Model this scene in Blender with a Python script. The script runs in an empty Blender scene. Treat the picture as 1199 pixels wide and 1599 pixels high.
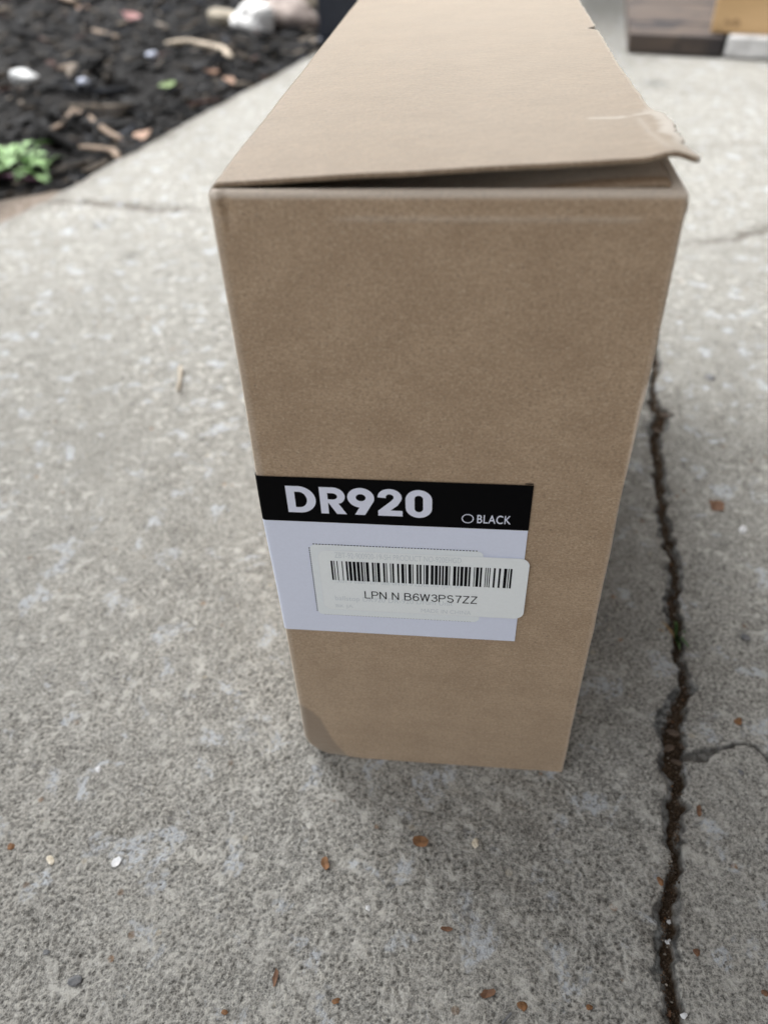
import bpy, bmesh, math, random
import numpy as np
from mathutils import Vector, Matrix

random.seed(7)
rng = np.random.default_rng(11)
S = bpy.context.scene
COL = S.collection

# ------------------------------------------------------------------ camera, world, sun, exposure
CAM = np.array([0.067334, -0.199255, 0.331886])
RX = np.array([0.99458223, 0.09840813, -0.03349675])
RY = np.array([0.03936247, -0.65475395, -0.75481644])     # image down
RZ = np.array([-0.0962122, 0.7494085, -0.65508023])       # view direction
FPX = 1203.6
cd = bpy.data.cameras.new('camera'); cam = bpy.data.objects.new('camera', cd); COL.objects.link(cam)
cam.matrix_world = Matrix(((RX[0], -RY[0], -RZ[0], CAM[0]), (RX[1], -RY[1], -RZ[1], CAM[1]), (RX[2], -RY[2], -RZ[2], CAM[2]), (0, 0, 0, 1)))
cd.sensor_fit = 'VERTICAL'; cd.sensor_height = 36; cd.sensor_width = 27
cd.lens = FPX / 1599 * 36
cd.clip_start = 0.01; cd.clip_end = 500
cd.dof.use_dof = True; cd.dof.focus_distance = 0.281; cd.dof.aperture_fstop = cd.lens / 3.7
S.camera = cam
S.render.resolution_x = 767; S.render.resolution_y = 1024

SUN_EL, SUN_AZ = math.radians(63), math.radians(-60)     # azimuth from +y towards +x
w = bpy.data.worlds.new('World'); S.world = w; w.use_nodes = True
wn = w.node_tree.nodes; wl = w.node_tree.links
bg = wn['Background']; bg.inputs['Strength'].default_value = 0.15
sky = wn.new('ShaderNodeTexSky'); sky.sky_type = 'NISHITA'; sky.sun_disc = False
sky.sun_elevation = SUN_EL; sky.sun_rotation = SUN_AZ
sky.air_density = 1.0; sky.dust_density = 4.0; sky.ozone_density = 1.0
hs = wn.new('ShaderNodeHueSaturation'); hs.inputs['Saturation'].default_value = 0.14
wl.new(sky.outputs[0], hs.inputs['Color']); wl.new(hs.outputs[0], bg.inputs['Color'])
sd = bpy.data.lights.new('sun', 'SUN'); sd.energy = 2.55; sd.angle = math.radians(28); sd.color = (1.0, 0.99, 0.975)
sun = bpy.data.objects.new('sun', sd); COL.objects.link(sun)
dirv = Vector((math.sin(SUN_AZ) * math.cos(SUN_EL), math.cos(SUN_AZ) * math.cos(SUN_EL), math.sin(SUN_EL)))
sun.rotation_euler = dirv.to_track_quat('Z', 'Y').to_euler()
S.view_settings.view_transform = 'Standard'; S.view_settings.look = 'None'
S.view_settings.exposure = 1.1; S.view_settings.gamma = 1.0; S.view_settings.use_curve_mapping = False

def G(u, v, z=0.0):
    """survey helper: where a sight line meets the ground (or a level z)"""
    d = RX * (u - 599.5) / FPX + RY * (v - 799.5) / FPX + RZ
    return CAM + d * ((z - CAM[2]) / d[2])
def F(u, v):
    """same for the box front (plane y = 0): returns x, z"""
    d = RX * (u - 599.5) / FPX + RY * (v - 799.5) / FPX + RZ
    p = CAM + d * (-CAM[1] / d[1]); return p[0], p[2]

# ------------------------------------------------------------------ numpy noise
def _h(ix, iy, s):
    n = (ix.astype(np.int64) * 374761393 + iy.astype(np.int64) * 668265263 + s * 1442695041) & 0xffffffff
    n = ((n ^ (n >> 13)) * 1274126177) & 0xffffffff
    n = (n ^ (n >> 16)) & 0xffffffff
    return n / 4294967296.0
def vnoise(x, y, s=0):
    ix = np.floor(x); iy = np.floor(y); fx = x - ix; fy = y - iy
    fx = fx * fx * (3 - 2 * fx); fy = fy * fy * (3 - 2 * fy)
    a = _h(ix, iy, s); b = _h(ix + 1, iy, s); c = _h(ix, iy + 1, s); d = _h(ix + 1, iy + 1, s)
    return (a * (1 - fx) + b * fx) * (1 - fy) + (c * (1 - fx) + d * fx) * fy
def fbm(x, y, s=0, o=4):
    r = 0; a = 0.5; t = 0
    for k in range(o):
        r = r + a * vnoise(x * 2 ** k + 13.7 * k, y * 2 ** k - 7.1 * k, s + k); t += a; a *= 0.5
    return r / t
def worley(x, y, s=0):
    ix = np.floor(x); iy = np.floor(y); best = np.full(np.shape(x), 9.0); idv = np.zeros(np.shape(x))
    for dx in (-1, 0, 1):
        for dy in (-1, 0, 1):
            cx = ix + dx; cy = iy + dy
            px = cx + _h(cx, cy, s + 1); py = cy + _h(cx, cy, s + 2)
            d = np.hypot(px - x, py - y); m = d < best
            best = np.where(m, d, best); idv = np.where(m, _h(cx, cy, s + 3), idv)
    return best, idv
def sst(a, b, x):
    t = np.clip((x - a) / (b - a), 0, 1); return t * t * (3 - 2 * t)
def polydist(x, y, pts, vals=None):
    best = np.full(np.shape(x), 9.0); side = np.zeros(np.shape(x)); val = np.zeros(np.shape(x))
    for i in range(len(pts) - 1):
        ax, ay = pts[i][:2]; bx, by = pts[i + 1][:2]
        L = (bx - ax) ** 2 + (by - ay) ** 2
        t = np.clip(((x - ax) * (bx - ax) + (y - ay) * (by - ay)) / L, 0, 1)
        dx = x - ax - t * (bx - ax); dy = y - ay - t * (by - ay); d = np.hypot(dx, dy); m = d < best
        best = np.where(m, d, best)
        side = np.where(m, np.sign((bx - ax) * dy - (by - ay) * dx), side)
        if vals is not None: val = np.where(m, vals[i] * (1 - t) + vals[i + 1] * t, val)
    return best, side, val

# ------------------------------------------------------------------ object helpers
def link(name, me, mat=None, parent=None, smooth=False):
    o = bpy.data.objects.new(name, me); COL.objects.link(o)
    if mat is not None and len(me.materials) == 0: me.materials.append(mat)
    if parent is not None: o.parent = parent
    if smooth and len(me.polygons): me.polygons.foreach_set('use_smooth', [True] * len(me.polygons))
    return o
def mesh_np(name, verts, quads, attrs=None):
    me = bpy.data.meshes.new(name)
    verts = np.asarray(verts, dtype=np.float32); quads = np.asarray(quads, dtype=np.int32)
    k = quads.shape[1]
    me.vertices.add(len(verts)); me.vertices.foreach_set('co', verts.ravel())
    me.loops.add(quads.size); me.loops.foreach_set('vertex_index', quads.ravel())
    me.polygons.add(len(quads)); me.polygons.foreach_set('loop_start', np.arange(0, quads.size, k, dtype=np.int32))
    me.update(calc_edges=True); me.validate()
    for n, v in (attrs or {}).items():
        v = np.asarray(v, dtype=np.float32)
        if v.ndim == 1:
            a = me.attributes.new(n, 'FLOAT', 'POINT'); a.data.foreach_set('value', v)
        else:
            a = me.attributes.new(n, 'FLOAT_COLOR', 'POINT')
            a.data.foreach_set('color', np.concatenate([v, np.ones((len(v), 1), np.float32)], 1).ravel())
    return me
def gridquads(nx, ny, off=0):
    i = np.arange(nx - 1)[None, :]; j = np.arange(ny - 1)[:, None]
    a = (j * nx + i).ravel() + off
    return np.stack([a, a + 1, a + nx + 1, a + nx], 1)
def tag(o, label=None, cat=None, group=None, kind=None):
    if label: o['label'] = label
    if cat: o['category'] = cat
    if group: o['group'] = group
    if kind: o['kind'] = kind
    return o
def empty(name, loc=(0, 0, 0), rz=0.0):
    o = bpy.data.objects.new(name, None); COL.objects.link(o); o.location = loc; o.rotation_euler = (0, 0, rz)
    o.empty_display_size = 0.02; return o

# ------------------------------------------------------------------ material helpers
class M:
    def __init__(s, name, rough=0.8, spec=0.4):
        s.m = bpy.data.materials.new(name); s.m.use_nodes = True
        s.n = s.m.node_tree.nodes; s.l = s.m.node_tree.links; s.b = s.n['Principled BSDF']
        s.b.inputs['Roughness'].default_value = rough; s.b.inputs['Specular IOR Level'].default_value = spec
        s.tc = None
    def co(s, sc=(1, 1, 1)):
        if s.tc is None: s.tc = s.n.new('ShaderNodeTexCoord')
        if sc == (1, 1, 1): return s.tc.outputs['Object']
        v = s.n.new('ShaderNodeVectorMath'); v.operation = 'MULTIPLY'; s.l.new(s.tc.outputs['Object'], v.inputs[0]); v.inputs[1].default_value = sc
        return v.outputs[0]
    def noise(s, scale, detail=3, rough=0.55, vec=(1, 1, 1), dist=0):
        t = s.n.new('ShaderNodeTexNoise'); t.inputs['Scale'].default_value = scale; t.inputs['Detail'].default_value = detail
        t.inputs['Roughness'].default_value = rough; t.inputs['Distortion'].default_value = dist
        s.l.new(s.co(vec), t.inputs['Vector']); return t.outputs['Fac']
    def voro(s, scale, feat='F1', rnd=1, vec=(1, 1, 1)):
        t = s.n.new('ShaderNodeTexVoronoi'); t.feature = feat; t.inputs['Scale'].default_value = scale
        t.inputs['Randomness'].default_value = rnd; s.l.new(s.co(vec), t.inputs['Vector']); return t
    def ramp(s, fac, stops, interp='LINEAR'):
        r = s.n.new('ShaderNodeValToRGB'); r.color_ramp.interpolation = interp; e = r.color_ramp.elements
        while len(e) < len(stops): e.new(0.5)
        for k, (p, c) in enumerate(stops):
            e[k].position = p; e[k].color = (c, c, c, 1) if not isinstance(c, tuple) else (*c, 1)
        s.l.new(fac, r.inputs[0]); return r.outputs[0]
    def mix(s, fac, a, b, mode='MIX'):
        x = s.n.new('ShaderNodeMix'); x.data_type = 'RGBA'; x.blend_type = mode
        for i, v in ((0, fac), (6, a), (7, b)):
            if isinstance(v, (int, float)): x.inputs[i].default_value = v if i == 0 else (v, v, v, 1)
            elif isinstance(v, tuple): x.inputs[i].default_value = (*v, 1)
            else: s.l.new(v, x.inputs[i])
        return x.outputs[2]
    def math(s, op, a, b=0.0, clamp=False):
        x = s.n.new('ShaderNodeMath'); x.operation = op; x.use_clamp = clamp
        for i, v in ((0, a), (1, b)):
            if isinstance(v, (int, float)): x.inputs[i].default_value = v
            else: s.l.new(v, x.inputs[i])
        return x.outputs[0]
    def attr(s, name, col=False):
        a = s.n.new('ShaderNodeAttribute'); a.attribute_name = name; return a.outputs['Color' if col else 'Fac']
    def base(s, c):
        if isinstance(c, tuple): s.b.inputs['Base Color'].default_value = (*c, 1)
        else: s.l.new(c, s.b.inputs['Base Color'])
        return s
    def bump(s, h, dist=0.001, strength=1.0):
        b = s.n.new('ShaderNodeBump'); b.inputs['Distance'].default_value = dist; b.inputs['Strength'].default_value = strength
        s.l.new(h, b.inputs['Height']); s.l.new(b.outputs[0], s.b.inputs['Normal']); return s

# concrete
def concrete_material():
    m = M('concrete', 0.95, 0.04)
    big = m.noise(5, 4, 0.6); mid = m.noise(38, 4, 0.6); fine = m.noise(620, 3, 0.7)
    c = m.mix(m.ramp(big, [(0.3, 0.0), (0.7, 1.0)]), (0.205, 0.203, 0.192), (0.265, 0.267, 0.262))
    c = m.mix(m.ramp(mid, [(0.40, 0.0), (0.62, 0.8)]), c, (0.335, 0.335, 0.325))
    c = m.mix(m.ramp(m.noise(80, 4, 0.65), [(0.34, 0.7), (0.50, 0.0)]), c, (0.155, 0.148, 0.138))
    # sand grains and cement between them
    v = m.voro(900); tone = m.ramp(v.outputs['Color'], [(0.0, 0.55), (0.35, 0.85), (0.7, 1.05), (1.0, 1.35)])
    c = m.mix(1.0, c, tone, 'MULTIPLY')
    ve = m.voro(900, 'DISTANCE_TO_EDGE'); c = m.mix(m.ramp(ve.outputs['Distance'], [(0.0, 0.65), (0.17, 0.0)]), c, (0.55, 0.54, 0.51))
    c = m.mix(m.ramp(fine, [(0.36, 0.75), (0.46, 0.0)]), c, (0.060, 0.056, 0.050))
    c = m.mix(m.ramp(fine, [(0.54, 0.0), (0.64, 0.8)]), c, (0.62, 0.61, 0.57))
    # larger aggregate: grey, some rust and cream
    v2 = m.voro(190); gate = m.ramp(v2.outputs['Distance'], [(0.26, 1.0), (0.34, 0.0)])
    sp = m.n.new('ShaderNodeSeparateColor'); m.l.new(v2.outputs['Color'], sp.inputs[0])
    pick = m.ramp(sp.outputs[0], [(0.93, 0.0), (0.94, 0.6)]); gcol = m.ramp(sp.outputs[1], [(0.0, (0.17, 0.165, 0.16)), (0.45, (0.20, 0.125, 0.075)), (0.62, (0.30, 0.15, 0.06)), (0.72, (0.50, 0.46, 0.38)), (0.86, (0.13, 0.13, 0.135))], 'CONSTANT')
    c = m.mix(m.math('MULTIPLY', gate, pick), c, gcol)
    spot = m.math('MULTIPLY', m.ramp(m.noise(125, 3, 0.6), [(0.54, 0.0), (0.65, 0.75)]), m.ramp(m.noise(9, 3, 0.6), [(0.38, 0.0), (0.54, 1.0)]))
    c = m.mix(spot, c, (0.62, 0.615, 0.59))
    # pale lime blooms
    blo = m.ramp(m.noise(48, 3, 0.6, dist=0.5), [(0.585, 0.0), (0.65, 1.0)]); gr = m.ramp(m.noise(380, 2, 0.6), [(0.40, 0.0), (0.52, 1.0)])
    c = m.mix(m.math('MULTIPLY', m.math('MULTIPLY', blo, gr), 0.8), c, (0.56, 0.60, 0.66))
    # pits, dirt, broken shoulder, dark spots and painted shade from the mesh
    c = m.mix(m.math('MULTIPLY', m.attr('pit'), .65), c, (0.075, 0.072, 0.066))
    c = m.mix(m.math('MULTIPLY', m.attr('ridge'), .8), c, (0.54, 0.53, 0.50))
    c = m.mix(m.attr('stain_shade'), c, (0.035, 0.035, 0.034))
    c = m.mix(m.attr('chip'), c, m.ramp(m.noise(260, 3), [(0.38, (0.075, 0.075, 0.075)), (0.5, (0.16, 0.165, 0.165)), (0.66, (0.30, 0.305, 0.305))]))
    soil = m.ramp(m.noise(700, 3, 0.7), [(0.3, (0.030, 0.020, 0.013)), (0.55, (0.075, 0.052, 0.035)), (0.75, (0.17, 0.13, 0.095))])
    c = m.mix(m.attr('dirt'), c, soil)
    c = m.mix(1.0, c, (0.81, 0.805, 0.780), 'MULTIPLY')
    m.base(c)
    h = m.math('ADD', m.math('MULTIPLY', fine, 0.8), m.math('MULTIPLY', ve.outputs['Distance'], -0.5))
    h = m.math('ADD', h, m.math('MULTIPLY', m.noise(150, 3), 1.3))
    m.bump(h, 0.0008, 1.0); return m.m
MAT_CONC = concrete_material()

def kraft_material(name='kraft', dark=1.0):
    m = M(name, 0.5, 0.6); m.b.inputs['Sheen Weight'].default_value = 1.0; m.b.inputs['Sheen Roughness'].default_value = 0.4; m.b.inputs['Sheen Tint'].default_value = (1, .93, .80, 1)
    a = tuple(v * dark for v in (0.395, 0.276, 0.172)); b = tuple(v * dark for v in (0.50, 0.360, 0.238))
    streak = m.noise(800, 3, 0.65, (0.34, 1, 1), 0.6); mott = m.noise(70, 5, 0.65, (.7, 1, 1)); fine = m.noise(1500, 2, 0.65, (0.6, 1, 1))
    c = m.mix(m.ramp(streak, [(0.32, 0.0), (0.68, 1.0)]), a, b)
    c = m.mix(m.ramp(mott, [(0.35, 0.65), (0.62, 0.0)]), c, tuple(v * w_ * .80 for v, w_ in zip(a, (1.04, 1, .97))))
    c = m.mix(m.ramp(fine, [(0.36, 0.7), (0.48, 0.0)]), c, tuple(v * 0.62 for v in a))
    c = m.mix(m.ramp(m.noise(1000, 2, 0.6, (0.45, 1, 1), .8), [(0.62, 0.0), (0.74, 0.4)]), c, (0.64, 0.52, 0.38))
    v = m.voro(230); sp = m.n.new('ShaderNodeSeparateColor'); m.l.new(v.outputs['Color'], sp.inputs[0])
    g = m.math('MULTIPLY', m.ramp(v.outputs['Distance'], [(0.05, 1.0), (0.10, 0.0)]), m.ramp(sp.outputs[0], [(0.62, 0.0), (0.72, 0.75)]))
    c = m.mix(g, c, (0.13, 0.085, 0.055)); iso = m.noise(1150, 3, .7); c = m.mix(m.ramp(iso, [(0.52, 0.0), (0.66, 0.5)]), c, (0.60, 0.48, 0.345)); c = m.mix(m.ramp(iso, [(0.34, 0.4), (0.46, 0.0)]), c, (0.26, 0.18, 0.11))
    c = m.mix(m.attr('stain_shade'), c, tuple(v * 0.62 for v in (0.40, 0.29, 0.20)))
    c = m.mix(m.attr('pale'), c, (0.80, 0.735, 0.65))
    m.base(c)
    h = m.math('ADD', streak, m.math('MULTIPLY', m.noise(260, 3), 1.2))
    m.bump(h, 0.00016, 0.9); return m.m
MAT_KRAFT = kraft_material()
MAT_CORE = kraft_material('kraft_core', 0.62)

def speckled(name, a, b, scale=300, rough=0.7, spec=0.4, bd=0.0003):
    m = M(name, rough, spec); n = m.noise(scale, 4, 0.6)
    m.base(m.mix(m.ramp(n, [(0.35, 0.0), (0.65, 1.0)]), a, b)); m.bump(n, bd, 0.7); return m.m

# ------------------------------------------------------------------ the concrete slab
def edge_x(y): return -0.502 + 0.232 * (y - 0.69) - 0.03 * np.exp(-((y - 0.76) / 0.12) ** 2) * 0 + 0.010 * (vnoise(y * 9, y * 0, 5) - .5) + 0.006 * (vnoise(y * 40, y * 0, 6) - .5)
CRACK_PX = [(1012, 470, 7), (1020, 520, 6), (1022, 568, 11), (1019, 600, 10), (1022, 632, 16), (1036, 648, 34), (1022, 672, 20), (1022, 700, 20), (1030, 750, 19), (1034, 790, 18), (1038, 825, 16),
            (1048, 865, 16), (1056, 905, 18), (1050, 940, 26), (1054, 968, 24), (1059, 1000, 18), (1056, 1028, 15), (1070, 1055, 20), (1072, 1080, 20), (1059, 1100, 24), (1050, 1125, 42), (1052, 1160, 52),
            (1055, 1190, 44), (1058, 1225, 26), (1058, 1262, 22), (1054, 1305, 22), (1052, 1350, 24), (1049, 1385, 28), (1041, 1415, 24), (1041, 1450, 27), (1042, 1490, 26), (1040, 1520, 27), (1047, 1550, 32), (1055, 1599, 38), (1063, 1680, 36), (1060, 1800, 34)]
CR = []; CRW = []
for u, v, wd in CRACK_PX:
    p = G(u, v); q = G(u + wd, v); CR.append((p[0], p[1])); CRW.append(np.hypot(*(q - p)[:2]) * 0.40)
BR_PX = [(1060, 1178, 18), (1085, 1182, 13), (1105, 1178, 9), (1130, 1168, 6), (1152, 1160, 6), (1172, 1164, 6), (1190, 1178, 6), (1215, 1200, 6), (1260, 1215, 5), (1320, 1213, 5)]
BR = []; BRW = []
for u, v, wd in BR_PX:
    p = G(u, v); BR.append((p[0], p[1])); BRW.append(np.hypot(*(G(u, v + wd) - p)[:2]) * 0.35)
JOINT = [G(70, 316), G(130, 314), G(200, 318), G(235, 323), G(330, 327), (0.0, .70), (.2, .62), G(1065, 380), G(1120, 377), G(1160, 368), G(1199, 355), (0.62, 0.80), (1.2, .9)]
JW = [0.004, 0.008, 0.011, 0.013, 0.003, 0.002, 0.002, .003, .005, .006, .007, .005, .003]
JOINT2 = [G(1060, 236), G(1120, 226), G(1199, 222), (1.4, 1.10)]

def slab_fields(X, Y):
    h = 0.0012 * (fbm(X * 9, Y * 9, 20) - .5) * 2
    near = (1 - sst(0.10, 0.26, Y)) * sst(-0.24, -0.14, X) * (1 - sst(.28, .36, X))
    h = h + 0.0007 * (fbm(X * 120, Y * 120, 30, 3) - .5) * 2
    # popped-out sand pits and raised cement skin
    wx = X + 0.0009 * (fbm(X * 700, Y * 700, 3, 2) - .5); wy = Y + 0.0009 * (fbm(X * 520, Y * 520, 14, 2) - .5)
    d1, id1 = worley(wx * 560, wy * 560, 40); d2, id2 = worley(wx * 260, wy * 260, 50)
    wearm = sst(0.35, 0.62, fbm(X * 22, Y * 22, 60, 3)) * 0.6 + 0.4
    pit = (1 - sst(0.14, 0.42, d1)) * (id1 > 0.50) * wearm * (0.35 + 0.65 * _h(id1 * 9973, id1 * 31, 5))
    pit = pit * near; pit = np.maximum(pit, (1 - sst(0.14, 0.34, d2)) * (id2 > 0.80) * wearm) * near
    ridge = sst(0.42, 0.72, d1) * (0.35 + 0.65 * sst(0.40, 0.62, fbm(X * 60, Y * 60, 70, 2))) * near
    h = h - 0.00055 * pit + 0.00022 * ridge
    # cracks
    nx = X + 0.0036 * (fbm(X * 150, Y * 170, 80, 3) - .5) * 2; ny = Y + 0.0036 * (fbm(X * 150, Y * 170, 90, 3) - .5) * 2
    d, side, hw = polydist(nx, ny, CR, CRW)
    hw = hw * (0.85 + 0.5 * (vnoise(X * 150, Y * 150, 99) - .5))
    inn = 1 - sst(-0.0006, 0.0006, d - hw * 0.92)
    sw = np.where(side > 0, 0.0018, 0.0022) * sst(0.35, 0.6, vnoise(X * 45 + side * 7, Y * 45, 101)) + 0.0007
    sh = 1 - sst(-0.0004, 0.0006, d - hw - sw)
    soilz = -0.0056 + 0.0030 * (fbm(X * 420, Y * 420, 110, 3) - .3)
    h = h * (1 - sh) + (-0.0013 + 0.0009 * (fbm(X * 300, Y * 300, 111, 2) - .5)) * sh
    h = h * (1 - inn) + soilz * inn
    db, sb, hb = polydist(nx, ny, BR, BRW)
    inb = 1 - sst(-0.0004, 0.0006, db - hb * .95); shb = (1 - sst(0, 0.0007, db - hb))
    h = h - 0.0025 * inb
    jx = X + 0.008 * (fbm(X * 60, Y * 60, 120, 3) - .5) * 2; jy = Y + 0.008 * (fbm(X * 60, Y * 60, 121, 3) - .5) * 2
    dj, sj, hj = polydist(jx, jy, [p[:2] for p in JOINT], JW)
    inj = (1 - sst(0.35, 1.2, dj / hj)); h = h - 0.004 * inj * np.clip(hj / 0.006, 0.3, 1.5)
    dk, sk, hk = polydist(jx, jy, [p[:2] for p in JOINT2]); ink = 1 - sst(0.002, 0.009, dk); h = h - 0.0015 * ink
    dirt = np.clip(inn + inj * 0.55 * np.clip(hj / 0.006, 0, 1) + inb * 0.25, 0, 1)
    halo = (1 - sst(0, 0.012, d - hw)) * 0.28 * sst(0.3, 0.7, fbm(X * 90, Y * 90, 130, 3))
    ex = X - edge_x(Y)
    eh = (1 - sst(0.0, 0.045, ex + 0.03 * (fbm(X * 25, Y * 25, 140) - .5))) * 0.35
    dirt = np.clip(dirt + halo + eh + ink * 0.25, 0, 1)
    chip = np.clip(sh - inn + shb * 0.8, 0, 1)
    # strip of shade beside the planks, painted into the concrete colour
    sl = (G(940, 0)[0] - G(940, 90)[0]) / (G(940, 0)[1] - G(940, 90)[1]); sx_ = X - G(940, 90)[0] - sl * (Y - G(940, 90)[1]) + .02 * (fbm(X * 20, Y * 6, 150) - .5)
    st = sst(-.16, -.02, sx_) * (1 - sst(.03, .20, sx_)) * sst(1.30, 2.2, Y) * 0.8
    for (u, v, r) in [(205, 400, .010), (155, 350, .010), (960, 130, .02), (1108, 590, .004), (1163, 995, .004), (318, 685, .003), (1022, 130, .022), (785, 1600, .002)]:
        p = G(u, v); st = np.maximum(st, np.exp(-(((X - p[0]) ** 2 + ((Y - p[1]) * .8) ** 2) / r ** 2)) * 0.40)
    h = h - 0.006 * (1 - sst(0, 0.012, ex)) ** 2
    return h, pit, ridge, dirt, chip, st

def spaced(segs):
    out = [segs[0][0]]
    for a, b, s0, s1 in segs:
        x = a
        while x < b - 1e-9:
            t = (x - a) / (b - a); x = min(b, x + s0 * (1 - t) + s1 * t); out.append(x)
    return np.array(out)
xs = spaced([(-0.50, -0.12, 0.006, 0.0007), (-0.12, 0.26, 0.0007, 0.0007), (0.26, 0.5, 0.001, 0.012), (0.5, 5.0, 0.02, 0.4)])
ys = spaced([(-3.0, -0.4, 0.4, 0.02), (-0.4, -0.14, 0.02, 0.0008), (-0.14, 0.11, 0.0007, 0.0008), (0.11, 0.42, 0.0009, 0.003), (0.42, 1.2, 0.003, 0.010), (1.2, 6.0, 0.02, 0.3)])
XX, YY = np.meshgrid(xs, ys)
e = edge_x(YY); t = np.clip((-0.12 - XX) / 0.38, 0, 1)
XX = np.where(XX < -0.12, XX + (e + 0.50) * t, XX)
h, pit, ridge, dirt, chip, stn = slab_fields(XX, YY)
nx, ny = len(xs), len(ys)
V = np.stack([XX.ravel(), YY.ravel(), h.ravel()], 1); Q = gridquads(nx, ny)
# skirt along the mulch side
left = np.arange(ny) * nx
sk = V[left].copy(); sk[:, 0] -= 0.004; sk[:, 2] = -0.09
n0 = len(V); V = np.concatenate([V, sk])
i = np.arange(ny - 1); Q = np.concatenate([Q, np.stack([left[i], left[i] + nx, n0 + i + 1, n0 + i], 1)])
z = np.zeros(ny)
A = {k: np.concatenate([v.ravel(), zz]) for k, v, zz in (('pit', pit, z), ('ridge', ridge, z), ('dirt', dirt, z + .7), ('chip', chip, z), ('stain_shade', stn, z))}
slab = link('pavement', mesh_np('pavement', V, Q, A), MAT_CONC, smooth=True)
tag(slab, 'grey weathered concrete paving slab with a dirt filled crack', kind='structure')
def zslab(x, y): return float(slab_fields(np.array([x]), np.array([y]))[0][0])

# ground under everything
gm = speckled('soil', (0.05, 0.038, 0.028), (0.10, 0.08, 0.06), 40, 0.95, 0.2, 0.004)
me = mesh_np('ground', [(-60, -60, -0.095), (60, -60, -0.095), (60, 60, -0.095), (-60, 60, -0.095)], [(0, 1, 2, 3)])
tag(link('ground', me, gm), 'bare brown soil around the paving', kind='structure')

# ------------------------------------------------------------------ flat roof added out of frame above the camera to shade the near paving
def slabbox(name, x0, y0, z0, x1, y1, z1, mat, parent):
    v = [(x, y, z) for z in (z0, z1) for y in (y0, y1) for x in (x0, x1)]
    me = bpy.data.meshes.new(name); me.from_pydata(v, [], [(0, 2, 3, 1), (4, 5, 7, 6), (0, 1, 5, 4), (2, 6, 7, 3), (0, 4, 6, 2), (1, 3, 7, 5)]); me.update(); return link(name, me, mat, parent)
SHY0, SHY1, SHZ, SHX = -0.42, 0.74, 2.0, 2.5
shade_roof = empty('added_shade_roof', (0, SHY0, 0)); tag(shade_roof, 'flat grey roof on posts added out of view to shade the paving', 'added_shade_roof')
SID = speckled('shade_roof_paint', (0.30, 0.29, 0.27), (0.36, 0.35, 0.33), 20, .8)
slabbox('shade_roof_deck', -SHX, 0, SHZ, SHX, SHY1 - SHY0, SHZ + .08, SID, shade_roof)
slabbox('shade_roof_fascia', -SHX - .03, SHY1 - SHY0 + .002, SHZ - .02, SHX + .03, SHY1 - SHY0 + .03, SHZ + .10, SID, shade_roof)
for xx in (-SHX + .05, SHX - .13): slabbox('shade_roof_post', xx, .02, -.09, xx + .08, .10, SHZ - .002, SID, shade_roof)

SHWX = 0.95  # unseen dark wall added on the right to deepen the shade beside the box
added_shade_wall = empty('added_shade_wall', (SHWX, 0, 0)); tag(added_shade_wall, 'dark brick wall added out of view on the right to block light', 'added_shade_wall')
BRK = speckled('shade_wall_brick', (0.045, 0.033, 0.025), (0.075, 0.052, 0.038), 20, .85)
for k in range(9): slabbox('shade_wall_course', .004 * (k % 2), -4, -.09 + k * .32, .2, 4.0, -.09 + k * .32 + .314, BRK, added_shade_wall)

# ------------------------------------------------------------------ mulch bed
def mulch_z(X, Y):
    ex = edge_x(Y) - X
    return -0.030 + 0.045 * sst(0.0, 0.5, ex) + 0.022 * (fbm(X * 14, Y * 14, 200, 4) - .5)
bx = np.linspace(0, 1, 150) ** 1.3; by = np.linspace(0.2, 5.5, 220)
BX, BY = np.meshgrid(bx, by); BXX = edge_x(BY) - 0.002 - BX * 4.0
bz = mulch_z(BXX, BY)
sandy = (1 - sst(0.02, 0.13, edge_x(BY) - BXX + 0.05 * (fbm(BXX * 30, BY * 30, 210) - .5))) * (1 - sst(0.80, 0.90, BY))
me = mesh_np('mulch_bed', np.stack([BXX.ravel(), BY.ravel(), (bz + 0.022 * sandy).ravel()], 1), gridquads(150, 220)[:, ::-1], {'sandy': sandy.ravel()})
m = M('mulch_soil', 0.9, 0.25)
c = m.ramp(m.noise(120, 4, .7), [(0.35, (0.010, 0.010, 0.010)), (0.6, (0.016, 0.015, 0.0145)), (0.8, (0.04, 0.034, 0.028))])
c = m.mix(m.attr('sandy'), c, m.ramp(m.noise(160, 4, .7), [(0.3, (0.10, 0.075, 0.055)), (0.55, (0.23, 0.19, 0.155)), (0.75, (0.38, 0.34, 0.30))]))
m.base(c); m.bump(m.noise(150, 4, .7), 0.008)
tag(link('mulch_bed', me, m.m, smooth=True), 'bed of dark soil beside the paving', kind='structure')

def splinter(L, W, T, bend, seed):
    """one bark splinter: 4 sections, tapered and bent; local coords"""
    r = random.Random(seed); vs = []; n = 4
    for k in range(n):
        t = k / (n - 1); ww = W * (0.35 + 0.65 * math.sin(math.pi * (0.12 + 0.76 * t))) * r.uniform(.8, 1.2); tt = T * r.uniform(.7, 1.2)
        x = (t - .5) * L; y0 = bend * L * math.sin(math.pi * t) + r.uniform(-.1, .1) * W; z0 = bend * .5 * L * math.sin(math.pi * t)
        for sy, sz in ((-.5, -.5), (.5, -.5), (.5, .5), (-.5, .5)): vs.append((x, y0 + sy * ww, z0 + sz * tt))
    fs = [(3, 2, 1, 0), (n * 4 - 4, n * 4 - 3, n * 4 - 2, n * 4 - 1)]
    for k in range(n - 1):
        for j in range(4):
            a = k * 4 + j; b = k * 4 + (j + 1) % 4; fs.append((a, b, b + 4, a + 4))
    return np.array(vs), np.array(fs)
protos = [splinter(1, random.uniform(.14, .4), random.uniform(.06, .14), random.uniform(-.12, .12), k) for k in range(14)]
allV = []; allF = []; allC = []; off = 0
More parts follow.
